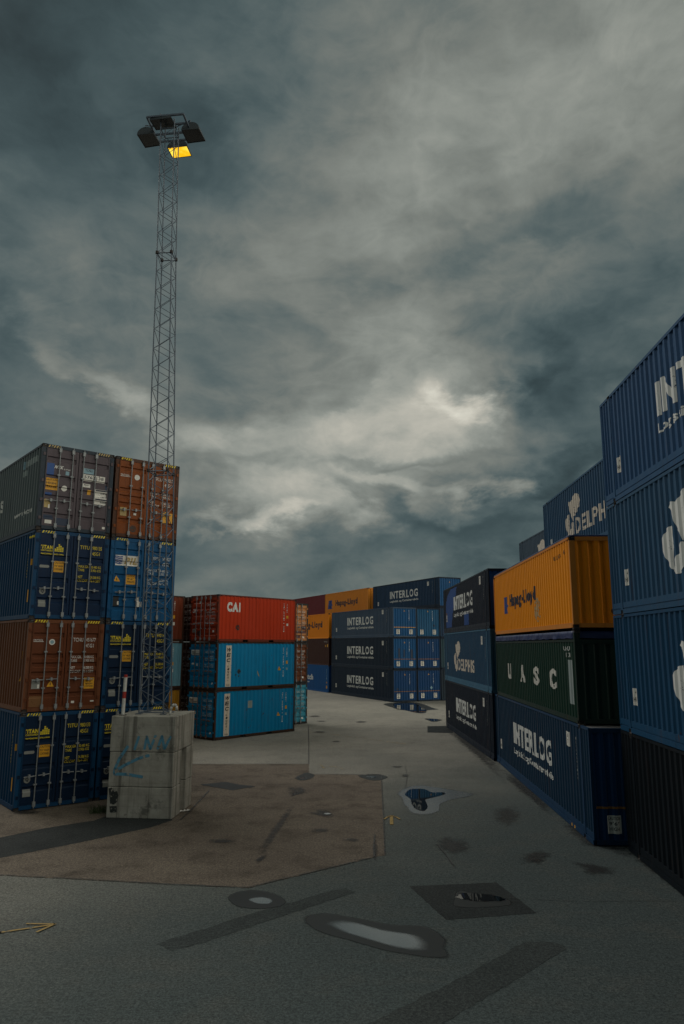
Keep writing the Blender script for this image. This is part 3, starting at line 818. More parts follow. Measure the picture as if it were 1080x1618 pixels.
t, f = put_c(-14.95 - L40, 5.12, 3 * HC, HC, 'dull orange container with dark lettering in the top row of the far block', paint((.75, .26, .02), 41, .08, .15, .2), None, None, L40, 'std')
liner(f['front'], t, (.9, 2.3), (3.2, 9.4), 1.15, 1.95)
t, f = put_c(-15.1 - 2 * L40, 5.12, 3 * HC, HC, 'maroon container at the left end of the top row of the far block', paint((.16, .018, .024), 42, .1, .3, .3), None, None, L40, 'std')
for kx, ux in enumerate((-14.95 - L40, -15.1 - 2 * L40)):
    for k in range(3):
        put_c(ux, 5.12, k * HC, HC, 'plain dark container inside the far block carrying its top row', NAVY, None, None, L40, 'std')

# ---- right hand row: farthest stack
GE = 'long containers along the right edge of the lane'


def put_r(S, u, v, z, Hh, label, side, end=None, frame=None, L=L45, style='pw', **kw):
    return container('shipping_container', label, GE, loc(S, u, v, z), S[2], L, Hh, side, end, frame, style=style, **kw)


DEL = paint((0.0154, 0.0665, 0.1295), 43, 0.4, .4, .5); DARKN = paint((.005, .012, .026), 44, 0.3, .35, .5)
t, f = put_r(SE, 0, 0, 0, HC, 'dark navy container with white lettering at the foot of the farthest right stack', DARKN, paint((.012, .04, .09), 45, .2, .3, .4)); interlog(f['front'], t)
t, f = put_r(SE, 0, 0, HC, HC, 'greyish blue container with dolphin emblem, middle of the farthest stack of the right row', DEL, paint((.03, .12, .20), 46, .3, .4, .5), paint((.03, .12, .20), 46, .3, .4, .5)); delphis(f['front'], t)
t, f = put_r(SE, 0, 0, 2 * HC, 2.76, 'navy container with bright blue repainted patches on top of the farthest right stack', DARKN, paint((.004, .045, .17), 47, .1, .3, .4), DARKN)
f['front'].lay('repainted_patch', [[(.9, .33), (3.0, .33), (3.3, 1.0), (3.9, 1.6), (4.6, 2.1), (5.0, 2.62), (2.9, 2.62), (1.6, 2.3), (.9, 1.8)], rect(7.2, 8.6, .33, 1.0)], M['bluepatch'], t, out=.003); interlog(f['front'], t)
hazard(f['right'], t, 2.76, 2.5, 'gold')
f['front'].lay('rusty_patch', [rect(.95, 1.25, .75, 1.25)], M['rust'], t)
# ---- middle stack of the right row
t, f = put_r(SF, -.762, 0, 0, HC, 'long blue container with white lettering on the ground under the green one', paint((.003, .028, .062), 48, 0.36, .2, .45), paint((.003, .040, .125), 49, .15, .3, .4), paint((0.0048, 0.036, 0.09), 50, .3, .4, .4)); interlog(f['front'], t); pw_end(f['right'], t, tri=False, labels=(1, 0))
f['front'].lay('sticker', [rect(11.7, 12.1, .04, .12)], M['orange'], t, out=.02)
hazard(f['right'], t, HC, 2.5, 'darkstain')
GRN = paint((.003, .030, .018), 51, 0.34, .15, .4)
t, f = put_r(SF, 0, 0, HC, ST, 'dark green open top container under the orange one, its blue cover hanging over the rim', GRN, paint((.008, .028, .022), 52, .15, .3, .4), paint((0.0072, 0.024, 0.018), 53, .5, .3, .4), L40, 'std', drop=.30)
F = f['front']
F.words('lettering', [('U', 2.5, 3.15, .80, 1.42, .05), ('A', 4.85, 5.6, .80, 1.42, .05), ('S', 7.0, 7.75, .80, 1.42, .05), ('C', 9.15, 9.95, .80, 1.42, .05)], worn('stencil_white', (.72, .70, .63), .5, 5), t, split=True)
F.lay('plate', [rect(11.32, 11.82, .50, 1.72)], M['greypatch'], t); F.words('lettering', [('UACU', 11.0, 11.6, 1.98, 2.10, .0), ('121', 11.25, 11.6, 1.80, 1.92, .0)], M['white'], t)
f['right'].words('lettering', [('U', 1.15, 1.26, 1.92, 2.06, .0), ('A', 1.42, 1.54, 1.92, 2.06, .0), ('C', 1.68, 1.80, 1.92, 2.06, .0)], M['greypatch'], t, split=True)
TARP = plain('blue_tarpaulin', (.010, .026, .10), .5, 0, .5, 3, .4)


def tarp(t, L, Wd, z0, z1, amp, dome):
    q = MB(); rng = random.Random(5)
    ring = [(s, 0) for s in [i * L / 90 for i in range(91)]] + [(L, i * Wd / 18) for i in range(1, 19)] + [(L - i * L / 40, Wd) for i in range(1, 41)] + [(0, Wd - i * Wd / 10) for i in range(1, 10)]
    cx, cy = L / 2, Wd / 2; rows = []
    ph = [rng.uniform(0, 6) for _ in ring]
    for k, fr in enumerate((0, .3, .6, 1.0)):
        row = []
        for i, (x, y) in enumerate(ring):
            o = amp * 2 * (sin(i * 1.7 + k * 1.3) * .5 + sin(ph[i] + k * .9) * .5) * (1 if k < 3 else .2)
            nx, ny = (0, -1) if y == 0 else ((1, 0) if x == L else ((0, 1) if y == Wd else (-1, 0)))
            row.append((x + nx * (.015 + o), y + ny * (.015 + o), z0 + (z1 - z0) * fr + (amp * .6 * sin(i * .9) if k == 0 else 0)))
        rows.append(row)
    rows.append([(cx + (x - cx) * .9, cy + (y - cy) * .5, z1 + dome * .8) for x, y in ring]); rows.append([(cx + (x - cx) * .88, cy + (y - cy) * .04, z1 + dome) for x, y in ring])
    n = len(ring)
    for a, b in zip(rows, rows[1:]):
        for i in range(n): q.face([a[i], a[(i + 1) % n], b[(i + 1) % n], b[i]])
    me = q.mesh('tarpaulin'); bm = bmesh.new(); bm.from_mesh(me); bmesh.ops.remove_doubles(bm, verts=bm.verts, dist=1e-4); bm.to_mesh(me); bm.free()
    for p in me.polygons: p.use_smooth = True
    return link('tarpaulin', me, TARP, t)


tarp(t, L40 - .24, WD, ST - .27, ST - .07, .016, .03).location = (.12, 0, 0)
YEL = paint((0.85, 0.2805, 0), 54, 0.2, .0, .12)
t, f = put_r(SF, 0, 0, HC + ST, ST, 'orange yellow container with broken dark lettering on top of the green one', YEL, paint((.85, .25, .001), 55, .15, .05, .25), paint((.58, .20, .02), 56, .25, .3, .4), L40, 'std')
liner(f['front'], t, (2.15, 3.0), (3.35, 7.75), 1.05, 1.55)
f['front'].lay('scuff', [circle(7.95, .72, .42, 9)], worn('pale_scuff', (.55, .36, .16), 1.7, 6), t); f['front'].words('lettering', [('HLXU 476', 10.3, 11.2, 2.1, 2.22, .0), ('4', 11.5, 11.6, 2.15, 2.28, .0)], M['black'], t)
f['right'].lay('scuff', [circle(1.15, .48, .09), circle(1.75, .45, .08)], M['darkstain'], t)
tarp(t, L40 - .1, WD - .06, ST - .005, ST + .05, .006, .07).location = (.05, .03, 0)
# ---- nearest stack of the right row
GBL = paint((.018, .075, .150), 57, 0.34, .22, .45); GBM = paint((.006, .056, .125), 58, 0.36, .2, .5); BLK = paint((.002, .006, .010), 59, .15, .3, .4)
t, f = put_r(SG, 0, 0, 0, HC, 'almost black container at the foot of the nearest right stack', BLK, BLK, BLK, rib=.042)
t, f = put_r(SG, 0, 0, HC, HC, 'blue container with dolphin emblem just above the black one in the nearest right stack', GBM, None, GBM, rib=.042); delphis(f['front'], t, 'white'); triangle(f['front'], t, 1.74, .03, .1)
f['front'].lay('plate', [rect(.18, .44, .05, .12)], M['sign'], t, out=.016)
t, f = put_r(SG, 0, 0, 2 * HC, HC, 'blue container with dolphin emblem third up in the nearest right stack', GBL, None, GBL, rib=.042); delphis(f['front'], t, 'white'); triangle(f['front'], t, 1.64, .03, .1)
f['front'].lay('plate', [rect(.18, .44, .05, .12)], M['sign'], t, out=.016)
t, f = put_r(SG, 0, 0, 3 * HC, HC, 'blue container with large white lettering on top of the nearest right stack', paint((.014, .072, .175), 60, 0.3, .22, .4), None, paint((.014, .072, .165), 61, 0.4, .22, .4), rib=.042); interlog(f['front'], t)
# ---- higher containers standing behind the right row
t, f = put_r(SF, -1.16, 2.66, 3 * HC, HC, 'blue container with dolphin emblem rising behind the orange yellow one', GBL, None, GBL, rib=.042); delphis(f['front'], t)
a_ = SE[2] + .0
t, f = put_r((11.50, 46.1, SE[2]), 0, 0, 3 * HC, HC, 'slate blue container peeping out farthest behind the right row', paint((0.045, 0.07875, 0.1162), 62, .15, .4, .4), None, None); delphis(f['front'], t)
for k in range(3):
    put_r(SF, -1.16, 2.66, k * HC, HC, 'plain blue container in the second column carrying the one with the dolphin emblem', DEL)
    put_r((11.50, 46.1, SE[2]), 0, 0, k * HC, HC, 'plain blue container in the third column carrying the farthest slate blue one', DEL)


# ------------------------------------------------------------------ concrete foundation of the lamp mast
def concrete():
    m, t, b, out = mat('stained_concrete')
    co = t.add('ShaderNodeTexCoord').outputs['Object']
    n = t.noise(co, 2.2, 8, .65); fine = t.noise(co, 30, 5, .7)
    k = t.mix(t.ramp(n, .3, .7), (.31, .30, .26), (.45, .44, .39))
    k = t.mix(t.math('MULTIPLY', fine, .35), k, (.12, .115, .10))
    run = t.noise(t.mapping(co, sc=(4.5, 4.5, .22)), 1, 6, .65)
    k = t.mix(t.math('MULTIPLY', t.ramp(run, .48, .68), .75), k, (.07, .066, .055))
    bl = t.noise(co, 1.4, 6, .7)
    k = t.mix(t.math('MULTIPLY', t.ramp(bl, .54, .66), .75), k, (.07, .07, .062))
    # board marks of the formwork
    z = t.add('ShaderNodeSeparateXYZ'); t.put(z.inputs[0], co)
    lin = t.math('PINGPONG', z.outputs[2], .165)
    k = t.mix(t.math('MULTIPLY', t.ramp(lin, .006, .0), .35), k, (.05, .048, .042))
    t.put(b.inputs['Base Color'], k); b.inputs['Roughness'].default_value = .9
    bp = t.add('ShaderNodeBump'); bp.inputs['Strength'].default_value = .5; bp.inputs['Distance'].default_value = .015
    t.put(bp.inputs['Height'], t.math('ADD', n, t.math('MULTIPLY', fine, .5))); t.l.new(bp.outputs[0], b.inputs['Normal'])
    return m


CONC = concrete()
FL = at(166.7, 1292.5); FR = at(270.8, 1295)
FW = 1.97; fy = math.atan2(FR.y - FL.y, FR.x - FL.x)
fd = thing('concrete_foundation', 'stained concrete block foundation with blue spray paint, under the lattice mast', 'foundation', FL, fy)
FT = (0, .875, 1.865, 2.895)
for z0, z1, parts in ((FT[0], FT[1], ((0, .80), (1.26, FW))), (FT[1], FT[2], ((0, .80), (1.26, FW))), (FT[2], FT[3], ((0, FW),))):
    for y0, y1 in parts:
        q = MB(); q.box(0 + random.uniform(-.008, .008), FW + random.uniform(-.008, .008), y0, y1, z0 + .004, z1 - .004); q.build('concrete_block', CONC, fd, bevel=.022)
q = MB(); q.box(.05, FW - .22, .5, FW - .3, .01, FT[2] - .01); q.build('concrete_core', CONC, fd)
GRAF = worn('spray_paint', (.10, .30, .44), 1.25, 7)
FF = Face((0, 0, 0), (1, 0, 0), (0, -1, 0), [], lambda s: 0.0)


def stroke(pts, w):
    out = []
    for (a, b), (c, d) in zip(pts, pts[1:]):
        L_ = math.hypot(c - a, d - b); nx, ny = -(d - b) / L_ * w / 2, (c - a) / L_ * w / 2
        tx, ty = (c - a) / L_ * w * .3, (d - b) / L_ * w * .3
        out.append([(a - tx + nx * .6, b - ty + ny * .6), (a + nx, b + ny), (c + nx, d + ny), (c + tx + nx * .6, d + ty + ny * .6), (c + tx - nx * .6, d + ty - ny * .6), (c - nx, d - ny), (a - nx, b - ny), (a - tx - nx * .6, b - ty - ny * .6)])
    return out


def gp(zx, zy):      # zoomed photo pixel on the block's front -> block coordinates
    px, py = 140 + zx / 6, 1100 + zy / 6
    t_ = (1292.5 - py) / (1292.5 - 1131); xl = 166.7 + (175 - 166.7) * t_; xr = 270.8 + (276.7 - 270.8) * t_
    return ((px - xl) / (xr - xl) * FW, t_ * 2.895)


for pts in ([(365, 480), (290, 590), (245, 690), (238, 735)], [(565, 562), (470, 590), (350, 650), (260, 705)], [(238, 742), (350, 742), (505, 765)]): FF.lay('graffiti', stroke([gp(*p) for p in pts], .085), GRAF, fd, out=.006)
for pts in ([(470, 385), (430, 505)], [(525, 500), (545, 380)], [(545, 380), (580, 500)], [(580, 500), (630, 370)], [(650, 495), (690, 375)], [(690, 375), (715, 495)], [(715, 495), (770, 380)]): FF.lay('graffiti', stroke([gp(*p) for p in pts], .075), GRAF, fd, out=.007)
FF.lay('stain', [[gp(*p) for p in ((185, 880), (215, 870), (240, 910), (265, 900), (280, 940), (270, 1000), (240, 1030), (200, 1020), (195, 960))], [gp(*p) for p in ((195, 1045), (265, 1040), (265, 1100), (200, 1105))]], worn('black_mould', (.025, .03, .03), 1.2, 12), fd, out=.004)
q = MB(); q.path([(1.66, .42, 2.86), (1.66, .42, 3.03), (1.69, .43, 3.15), (1.76, .44, 3.21), (1.83, .45, 3.16), (1.85, .46, 3.02)], .042, 10); q.build('cable_duct', M['pipe'], fd, smooth=True)
# red and white marker post standing on the block
mp = thing('marker_post', 'thin red and white marker post standing on the concrete foundation', 'post', (FL.x + .26, FL.y + .22, 2.893), fy)
q = MB(); q.tube((0, 0, 0), (0.01, 0, .50), .052, 14); q.tube((.014, 0, .70), (.022, 0, 1.12), .052, 14); q.build('post_shaft', M['postwhite'], mp)
for za, zb_ in ((.50, .70), (1.12, 1.20)):
    q = MB(); q.tube((.02 * za, 0, za), (.02 * zb_, 0, zb_), .0525, 14); q.build('red_band', M['postred'], mp)
q = MB(); q.box(-.09, .09, -.09, .09, 0, .02); q.build('base_plate', M['casting'], mp)

# ------------------------------------------------------------------ lattice lamp mast
bc = Vector((FL.x + cos(fy) * .99 - sin(fy) * 1.0, FL.y + sin(fy) * .99 + cos(fy) * 1.0, 0))
mast = thing('lattice_mast', 'tall lattice steel mast with four floodlights, standing on the concrete foundation', 'light mast', (bc.x, bc.y, 2.897), 0)
TOPC = Vector((-6.30, 22.98)); ZTOP = 23.55 - 2.897


def mc(z):       # mast centre at height z above the foundation
    k = z / ZTOP
    return Vector(((TOPC.x - bc.x) * k, (TOPC.y - bc.y) * k))


def half(z):
    zz = z + 2.897
    if zz < 18.4: return .385 + (.255 - .385) * (zz - 2.9) / 15.5
    return .255 - .005 * (zz - 18.4) / 5


def leg(i, z):
    h_ = half(z); sx, sy = ((-1, -1), (1, -1), (1, 1), (-1, 1))[i]
    c = mc(z); x, y = sx * h_, sy * h_
    return Vector((c.x + x * cos(fy) - y * sin(fy), c.y + x * sin(fy) + y * cos(fy), z))


SECT = (0.0, 10.62 - 2.897, 18.40 - 2.897, ZTOP - .3)
for i in range(4):
    q = MB()
    for z0, z1, r_ in zip(SECT, SECT[1:], (.024, .021, .019)): q.tube(leg(i, z0), leg(i, z1), r_, 8)
    q.box(*(v for c in zip(leg(i, 0) - Vector((.09, .09, 0)), leg(i, 0) + Vector((.09, .09, .02))) for v in c))
    q.build('leg', M['mast'], mast)
for z0, z1 in zip(SECT, SECT[1:]):
    q = MB(); n = round((z1 - z0) / .36); dz = (z1 - z0) / n
    for i in range(4):
        for k in range(n):
            a, b = (i, (i + 1) % 4) if (k + (i % 2)) % 2 == 0 else ((i + 1) % 4, i)
            q.tube(leg(a, z0 + k * dz), leg(b, z0 + (k + 1) * dz), .0105, 5, cap=False)
        q.tube(leg(i, z1 - .02), leg((i + 1) % 4, z1 - .02), .02, 6)
        if z0 == 0: q.tube(leg(i, .05), leg((i + 1) % 4, .05), .018, 6)
    q.build('lattice_bracing', M['mast'], mast)
for zj in SECT[1:3]:
    for i in range(4):
        q = MB(); q.tube(leg(i, zj - .05), leg(i, zj + .05), .055, 10); q.build('joint_collar', M['casting'], mast)
# platform and floodlights: positions from the lamps' outlines at their height
ZP = 23.6


def mp_at(px, py, z=ZP):
    p = at(px, py, z); return Vector((p.x - bc.x, p.y - bc.y, z - 2.897))


q = MB()
a0, a1 = mp_at(231.8, 185.3), mp_at(289.4, 180.1); dvec = (mp_at(293.3, 220.3) - mp_at(289.4 - 11, 180.1)); dvec = Vector((.10, 1.28, 0))
for a, b in ((a0, a1), (a0, a0 + dvec), (a1, a1 + dvec), (a0 + dvec, a1 + dvec), (a0 + dvec * .35, a1 + dvec * .35), (a0 + dvec * .7, a1 + dvec * .7)):
    q.tube(a, b, .042, 4)
for i in range(4): q.tube(leg(i, SECT[3]), leg(i, ZTOP + .05), .026, 6)
q.build('lamp_platform', M['mast'], mast)


def lampmat():
    m, t, b, out = mat('lit_sodium_lamp')
    co = t.add('ShaderNodeTexCoord').outputs['Object']
    b.inputs['Base Color'].default_value = (.3, .2, .02, 1)
    e = t.mix(t.ramp(t.noise(co, 2.5, 2), .3, .7), (1.0, .52, .002), (1.25, .92, .10))
    t.put(b.inputs['Emission Color'], e); b.inputs['Emission Strength'].default_value = 1.05
    return m


LIT = lampmat()
LAMPS = [((235.6, 189.8), (270, 185.3), (279, 202.8), (246, 206), 0), ((216, 213), (242, 210.5), (254, 230), (229, 234), 0), ((286, 205.5), (313.8, 202.7), (324.5, 223.3), (296, 227), 0), ((263.5, 233.9), (295.3, 230.6), (303, 246.9), (272.6, 250.7), 1)]
for p0, p1, p2, p3, lit in LAMPS:
    c = [mp_at(*p, ZP - .12) for p in (p0, p1, p2, p3)]
    q = MB(); up = Vector((0, 0, .05)); ctr = sum(c, Vector()) / 4
    # arched reflector housing: half oval across the front edge, flatter at the back
    arcs = []
    for (a, b, hh) in ((c[0], c[1], .27 if p0[1] > 195 else .12), (c[0].lerp(c[3], .5), c[1].lerp(c[2], .5), .24 if p0[1] > 195 else .14), (c[3], c[2], .10)):
        arcs.append([a.lerp(b, .5 - .5 * cos(pi * k / 10)) + Vector((0, 0, .03 + hh * sin(pi * k / 10))) for k in range(11)])
    for r0, r1 in zip(arcs, arcs[1:]):
        for k in range(10): q.face([r0[k], r0[k + 1], r1[k + 1], r1[k]])
    for r_, pa, pb in ((arcs[0], c[0], c[1]), (arcs[2], c[3], c[2])): q.face(r_ + [pb, pa])
    for pa, pb, ra, rb in ((c[0], c[3], arcs[0][0], arcs[2][0]), (c[1], c[2], arcs[0][10], arcs[2][10])): q.face([pa, pb, rb, ra])
    hood = [c[0].lerp(c[1], .5) + Vector((0, 0, .28 if p0[1] > 195 else .12))] * 2
    rim = [ctr + (p - ctr) * .93 for p in c]
    for i in range(4): q.face([c[i], rim[i], rim[(i + 1) % 4], c[(i + 1) % 4]])
    fl = q.build('floodlight', M['lamp_shell'], mast)
    g = MB(); g.face([p + Vector((0, 0, .012)) for p in rim][::-1]); g.build('lamp_glass', LIT if lit else M['lamp_glass'], fl)
    # curved bracket to the platform
    bk = MB(); tgt = (a0 + a1) / 2 + dvec / 2; e_ = ctr + (tgt - ctr) * .75; e_.z = ZP - 2.897
    bk.path([hood[0] * .5 + hood[1] * .5, (hood[0] + hood[1]) / 2 + Vector((0, 0, .08)), e_ + Vector((0, 0, .12)), e_], .022, 6); bk.build('bracket', M['mast'], fl)


# ------------------------------------------------------------------ ground
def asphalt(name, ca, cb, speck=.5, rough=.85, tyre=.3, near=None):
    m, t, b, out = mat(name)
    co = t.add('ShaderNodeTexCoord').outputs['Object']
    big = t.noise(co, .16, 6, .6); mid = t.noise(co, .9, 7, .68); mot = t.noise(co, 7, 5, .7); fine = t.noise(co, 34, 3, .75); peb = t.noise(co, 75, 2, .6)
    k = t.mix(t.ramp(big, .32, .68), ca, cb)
    if near:          # cooler foreground asphalt, with vignette and stack shade painted in, near and right
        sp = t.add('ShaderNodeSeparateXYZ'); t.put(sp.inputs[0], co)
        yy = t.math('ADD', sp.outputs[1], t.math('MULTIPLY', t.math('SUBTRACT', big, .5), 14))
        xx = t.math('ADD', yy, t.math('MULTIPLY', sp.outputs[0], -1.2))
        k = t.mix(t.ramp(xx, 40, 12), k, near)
    k = t.mix(t.math('MULTIPLY', t.ramp(mid, .45, .72), tyre), k, tuple(x * .5 for x in ca))
    k = t.mix(t.math('MULTIPLY', t.ramp(mot, .42, .66), speck * .7), k, t.mix(1.0, k, (.5, .5, .5), 'MULTIPLY'))
    k = t.mix(t.math('MULTIPLY', t.ramp(fine, .46, .60), speck), k, t.mix(1.0, k, (.35, .36, .38), 'MULTIPLY'))
    k = t.mix(t.math('MULTIPLY', t.ramp(peb, .56, .66), speck * .9), k, t.mix(1.0, k, (2.4, 2.4, 2.3), 'MULTIPLY'))
    b.inputs['Specular IOR Level'].default_value = .12
    rg = t.noise(t.mapping(co, rot=(0, 0, .5), sc=(.35, 2.2, 1)), 1, 5, .65)
    k = t.mix(t.math('MULTIPLY', t.ramp(rg, .55, .75), .22), k, tuple(x * .5 for x in ca))
    gr = t.noise(co, 19, 4, .8)
    k = t.mix(1.0, k, t.mix(t.ramp(gr, .36, .64), (.66, .67, .69), (1.36, 1.35, 1.32)), 'MULTIPLY')
    t.put(b.inputs['Base Color'], k)
    t.put(b.inputs['Roughness'], t.math('ADD', t.math('MULTIPLY', mid, .3), rough - .15))
    bp = t.add('ShaderNodeBump'); bp.inputs['Strength'].default_value = .7; bp.inputs['Distance'].default_value = .012
    t.put(bp.inputs['Height'], t.math('ADD', fine, t.math('MULTIPLY', mot, 1.5))); t.l.new(bp.outputs[0], b.inputs['Normal'])
    return m


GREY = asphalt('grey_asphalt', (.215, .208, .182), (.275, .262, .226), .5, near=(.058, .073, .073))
BROWN = asphalt('brown_asphalt', (.116, .096, .078), (.152, .127, .101), .45, tyre=.75)
FRESH = asphalt('dark_asphalt', (.024, .029, .030), (.034, .038, .038), .4)
TRENCH = asphalt('trench_asphalt', (.038, .046, .046), (.048, .056, .055), .45)
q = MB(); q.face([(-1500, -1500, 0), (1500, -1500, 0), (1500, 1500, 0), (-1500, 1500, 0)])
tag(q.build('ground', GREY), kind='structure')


def sheet(name, pts, m, z, jit=0.0, kind='structure'):
    """flat paved area given by its outline"""
    P_ = [at(*p) for p in pts]; rng = random.Random(len(pts) * 13 + int(pts[0][0])); out = []
    for i, a in enumerate(P_):
        b = P_[(i + 1) % len(P_)]; n = max(1, int((b - a).length / .12)) if jit else 1
        for k in range(n):
            p = a.lerp(b, k / n)
            if k and jit: p += Vector((rng.uniform(-jit, jit), rng.uniform(-jit, jit), 0))
            out.append((p.x, p.y, z))
    bm = bmesh.new(); f_ = bm.faces.new([bm.verts.new(p) for p in out]); bm.normal_update()
    if f_.normal.z < 0: f_.normal_flip()
    bmesh.ops.triangulate(bm, faces=[f_])
    me = bpy.data.meshes.new(name); bm.to_mesh(me); bm.free()
    return tag(link(name, me, m), kind=kind)


sheet('brown_pavement', [(-420, 1208), (488, 1207.5), (487.5, 1223.5), (602, 1224.5), (608, 1352), (590, 1355), (392, 1403), (150, 1391), (0, 1383), (-420, 1362)], BROWN, .004, .03)
sheet('road_patch', [(-300, 1352), (0, 1324), (70, 1309), (148, 1297), (168, 1290), (272, 1290), (271, 1297), (237, 1308), (120, 1333), (0, 1356), (-300, 1405)], FRESH, .008, .02)
sheet('trench_patch', [(246, 1492), (270.5, 1502.6), (330, 1487), (440, 1450), (561, 1409.7), (545.6, 1403.6), (521, 1408), (400, 1443)], TRENCH, .004, .022)
sheet('trench_patch', [(540, 1640), (686, 1625), (897, 1498), (875.6, 1489), (827, 1489), (729, 1544)], TRENCH, .004, .022)
sheet('square_patch', [(646.5, 1400.6), (784, 1394.5), (848, 1443), (704.5, 1454)], FRESH, .004, .010)
sheet('square_patch', [(675, 1147.5), (712, 1147), (716, 1158.5), (675, 1157.5)], FRESH, .004)


def wetmat(name, c, rough, ior=1.5, lo=.15, hi=.6, nz=.5, maxa=1.0):
    m, t, b, out = mat(name)
    co = t.add('ShaderNodeTexCoord').outputs['Object']
    at_ = t.add('ShaderNodeAttribute', attribute_name='wet').outputs['Fac']
    n = t.noise(co, 3.5, 7, .65)
    v = t.math('ADD', at_, t.math('MULTIPLY', t.math('SUBTRACT', n, .5), nz))
    t.put(b.inputs['Base Color'], t.mix(t.noise(co, 40, 3), c, tuple(x * .6 for x in c)))
    b.inputs['Roughness'].default_value = rough; b.inputs['IOR'].default_value = ior
    t.put(b.inputs['Alpha'], t.math('MULTIPLY', t.ramp(v, lo, hi), maxa))
    return m


DAMP = wetmat('damp_asphalt', (.020, .025, .026), .55, 1.33, .02, .13, .07, .95); SHEEN = wetmat('sky_sheen_water', (.088, .116, .130), .06, 1.6, .02, .42, .10)  # puddle centres: sky reflection put into their pale blue base colour
SHORE = wetmat('damp_shore', (.11, .125, .128), .22, 1.5, .02, .16, .08); WATER = wetmat('standing_water', (.006, .008, .009), .02, 1.36, .04, .12, .08)
STAIN = wetmat('oil_stain', (.016, .016, .016), .55, 1.45, .08, 1.0, 1.5, .72)
STAINS = wetmat('faint_stain', (.028, .027, .025), .6, 1.45, .15, 1.0, 1.5, .6)


def blob(name, pts, m, z, label=None, jit=.02, kind='structure', n=72):
    """irregular wet patch: outline in photo pixels put on the ground, soft towards its rim"""
    P_ = [at(*p) for p in pts]; k = len(P_); c = sum(P_, Vector()) / k
    rng = random.Random(int(pts[0][0] * 7 + pts[0][1])); ph = [rng.uniform(0, 6) for _ in range(4)]
    ring = []
    for i in range(n):                                   # closed Catmull-Rom curve through the outline
        u = i / n * k; j = int(u); f_ = u - j
        p0, p1, p2, p3 = (P_[(j + d) % k] for d in (-1, 0, 1, 2))
        p = .5 * ((2 * p1) + (p2 - p0) * f_ + (2 * p0 - 5 * p1 + 4 * p2 - p3) * f_ ** 2 + (3 * p1 - p0 - 3 * p2 + p3) * f_ ** 3)
        a = 2 * pi * i / n; w = 1 + jit * (sin(5 * a + ph[0]) + .7 * sin(11 * a + ph[1]) + .5 * sin(19 * a + ph[2]))
        ring.append(c + (p - c) * w)
    rows = (1.0, .9, .75, .5, .2); vs = []; wet = []
    for r_ in rows:
        for p in ring: q_ = c + (p - c) * r_; vs.append((q_.x, q_.y, z)); wet.append(min(1, (1 - r_) / .8))
    vs.append((c.x, c.y, z)); wet.append(1.0); fs = []
    for a in range(len(rows) - 1):
        for i in range(n): j = (i + 1) % n; fs.append((a * n + i, a * n + j, (a + 1) * n + j, (a + 1) * n + i))
    o_ = (len(rows) - 1) * n
    for i in range(n): fs.append((o_ + i, o_ + (i + 1) % n, len(vs) - 1))
    me = bpy.data.meshes.new(name); me.from_pydata(vs, [], fs)
    at_ = me.attributes.new('wet', 'FLOAT', 'POINT'); at_.data.foreach_set('value', wet)
    bm = bmesh.new(); bm.from_mesh(me); bmesh.ops.recalc_face_normals(bm, faces=bm.faces)
    bm.normal_update()
    if sum(f_.normal.z for f_ in bm.faces) < 0: bmesh.ops.reverse_faces(bm, faces=bm.faces[:])
    bm.to_mesh(me); bm.free()
    return tag(link(name, me, m), kind=kind)


def zp(x0, y0, s, pts): return [(x0 + a / s, y0 + b / s) for a, b in pts]


def ell(cx, cy, rx, ry, n=10, sk=0): return [(cx + rx * cos(2 * pi * i / n) + sk * sin(2 * pi * i / n), cy + ry * sin(2 * pi * i / n)) for i in range(n)]


# puddle with the reflection of the far block
blob('puddle', zp(600, 1210, 6, [(150, 265), (200, 215), (300, 185), (400, 180), (480, 192), (620, 210), (720, 228), (820, 245), (905, 268), (850, 295), (760, 310), (670, 330), (600, 355), (570, 380), (565, 435), (500, 465), (420, 475), (330, 470), (270, 445), (245, 410), (205, 365), (190, 310)]), SHORE, .008, jit=.006, n=140)
blob('puddle', zp(600, 1210, 6, [(222, 270), (290, 220), (420, 220), (500, 250), (600, 250), (630, 265), (580, 285), (500, 305), (430, 325), (440, 360), (455, 400), (420, 435), (360, 430), (310, 400), (290, 350), (275, 310)]), WATER, .012, jit=.012, n=140)
# long puddle in the foreground
c7 = (240, 1370, 1.636)
blob('puddle', zp(*c7, [(382, 135), (400, 122), (450, 118), (520, 130), (620, 148), (700, 152), (740, 165), (770, 190), (765, 210), (778, 235), (740, 240), (680, 232), (600, 218), (500, 190), (430, 170), (395, 150)]), DAMP, .008, jit=.004, n=140)
blob('puddle', zp(*c7, [(440, 143), (500, 138), (600, 163), (690, 178), (720, 203), (705, 222), (640, 214), (560, 192), (480, 167)]), SHEEN, .012, jit=.01, n=120)
blob('puddle', zp(*c7, [(192, 80), (215, 65), (262, 59), (320, 70), (348, 88), (335, 103), (270, 110), (215, 102)]), DAMP, .008, jit=.006)
blob('puddle', zp(*c7, [(245, 85), (280, 78), (312, 85), (308, 97), (270, 97)]), SHEEN, .012, jit=.01)
blob('puddle', zp(*c7, [(775, 92), (790, 62), (850, 72), (925, 85), (925, 100), (850, 106), (785, 104)]), DAMP, .008, jit=.015)
blob('puddle', zp(*c7, [(785, 74), (815, 68), (870, 72), (915, 82), (900, 90), (840, 90), (795, 84)]), WATER, .012, jit=.06)
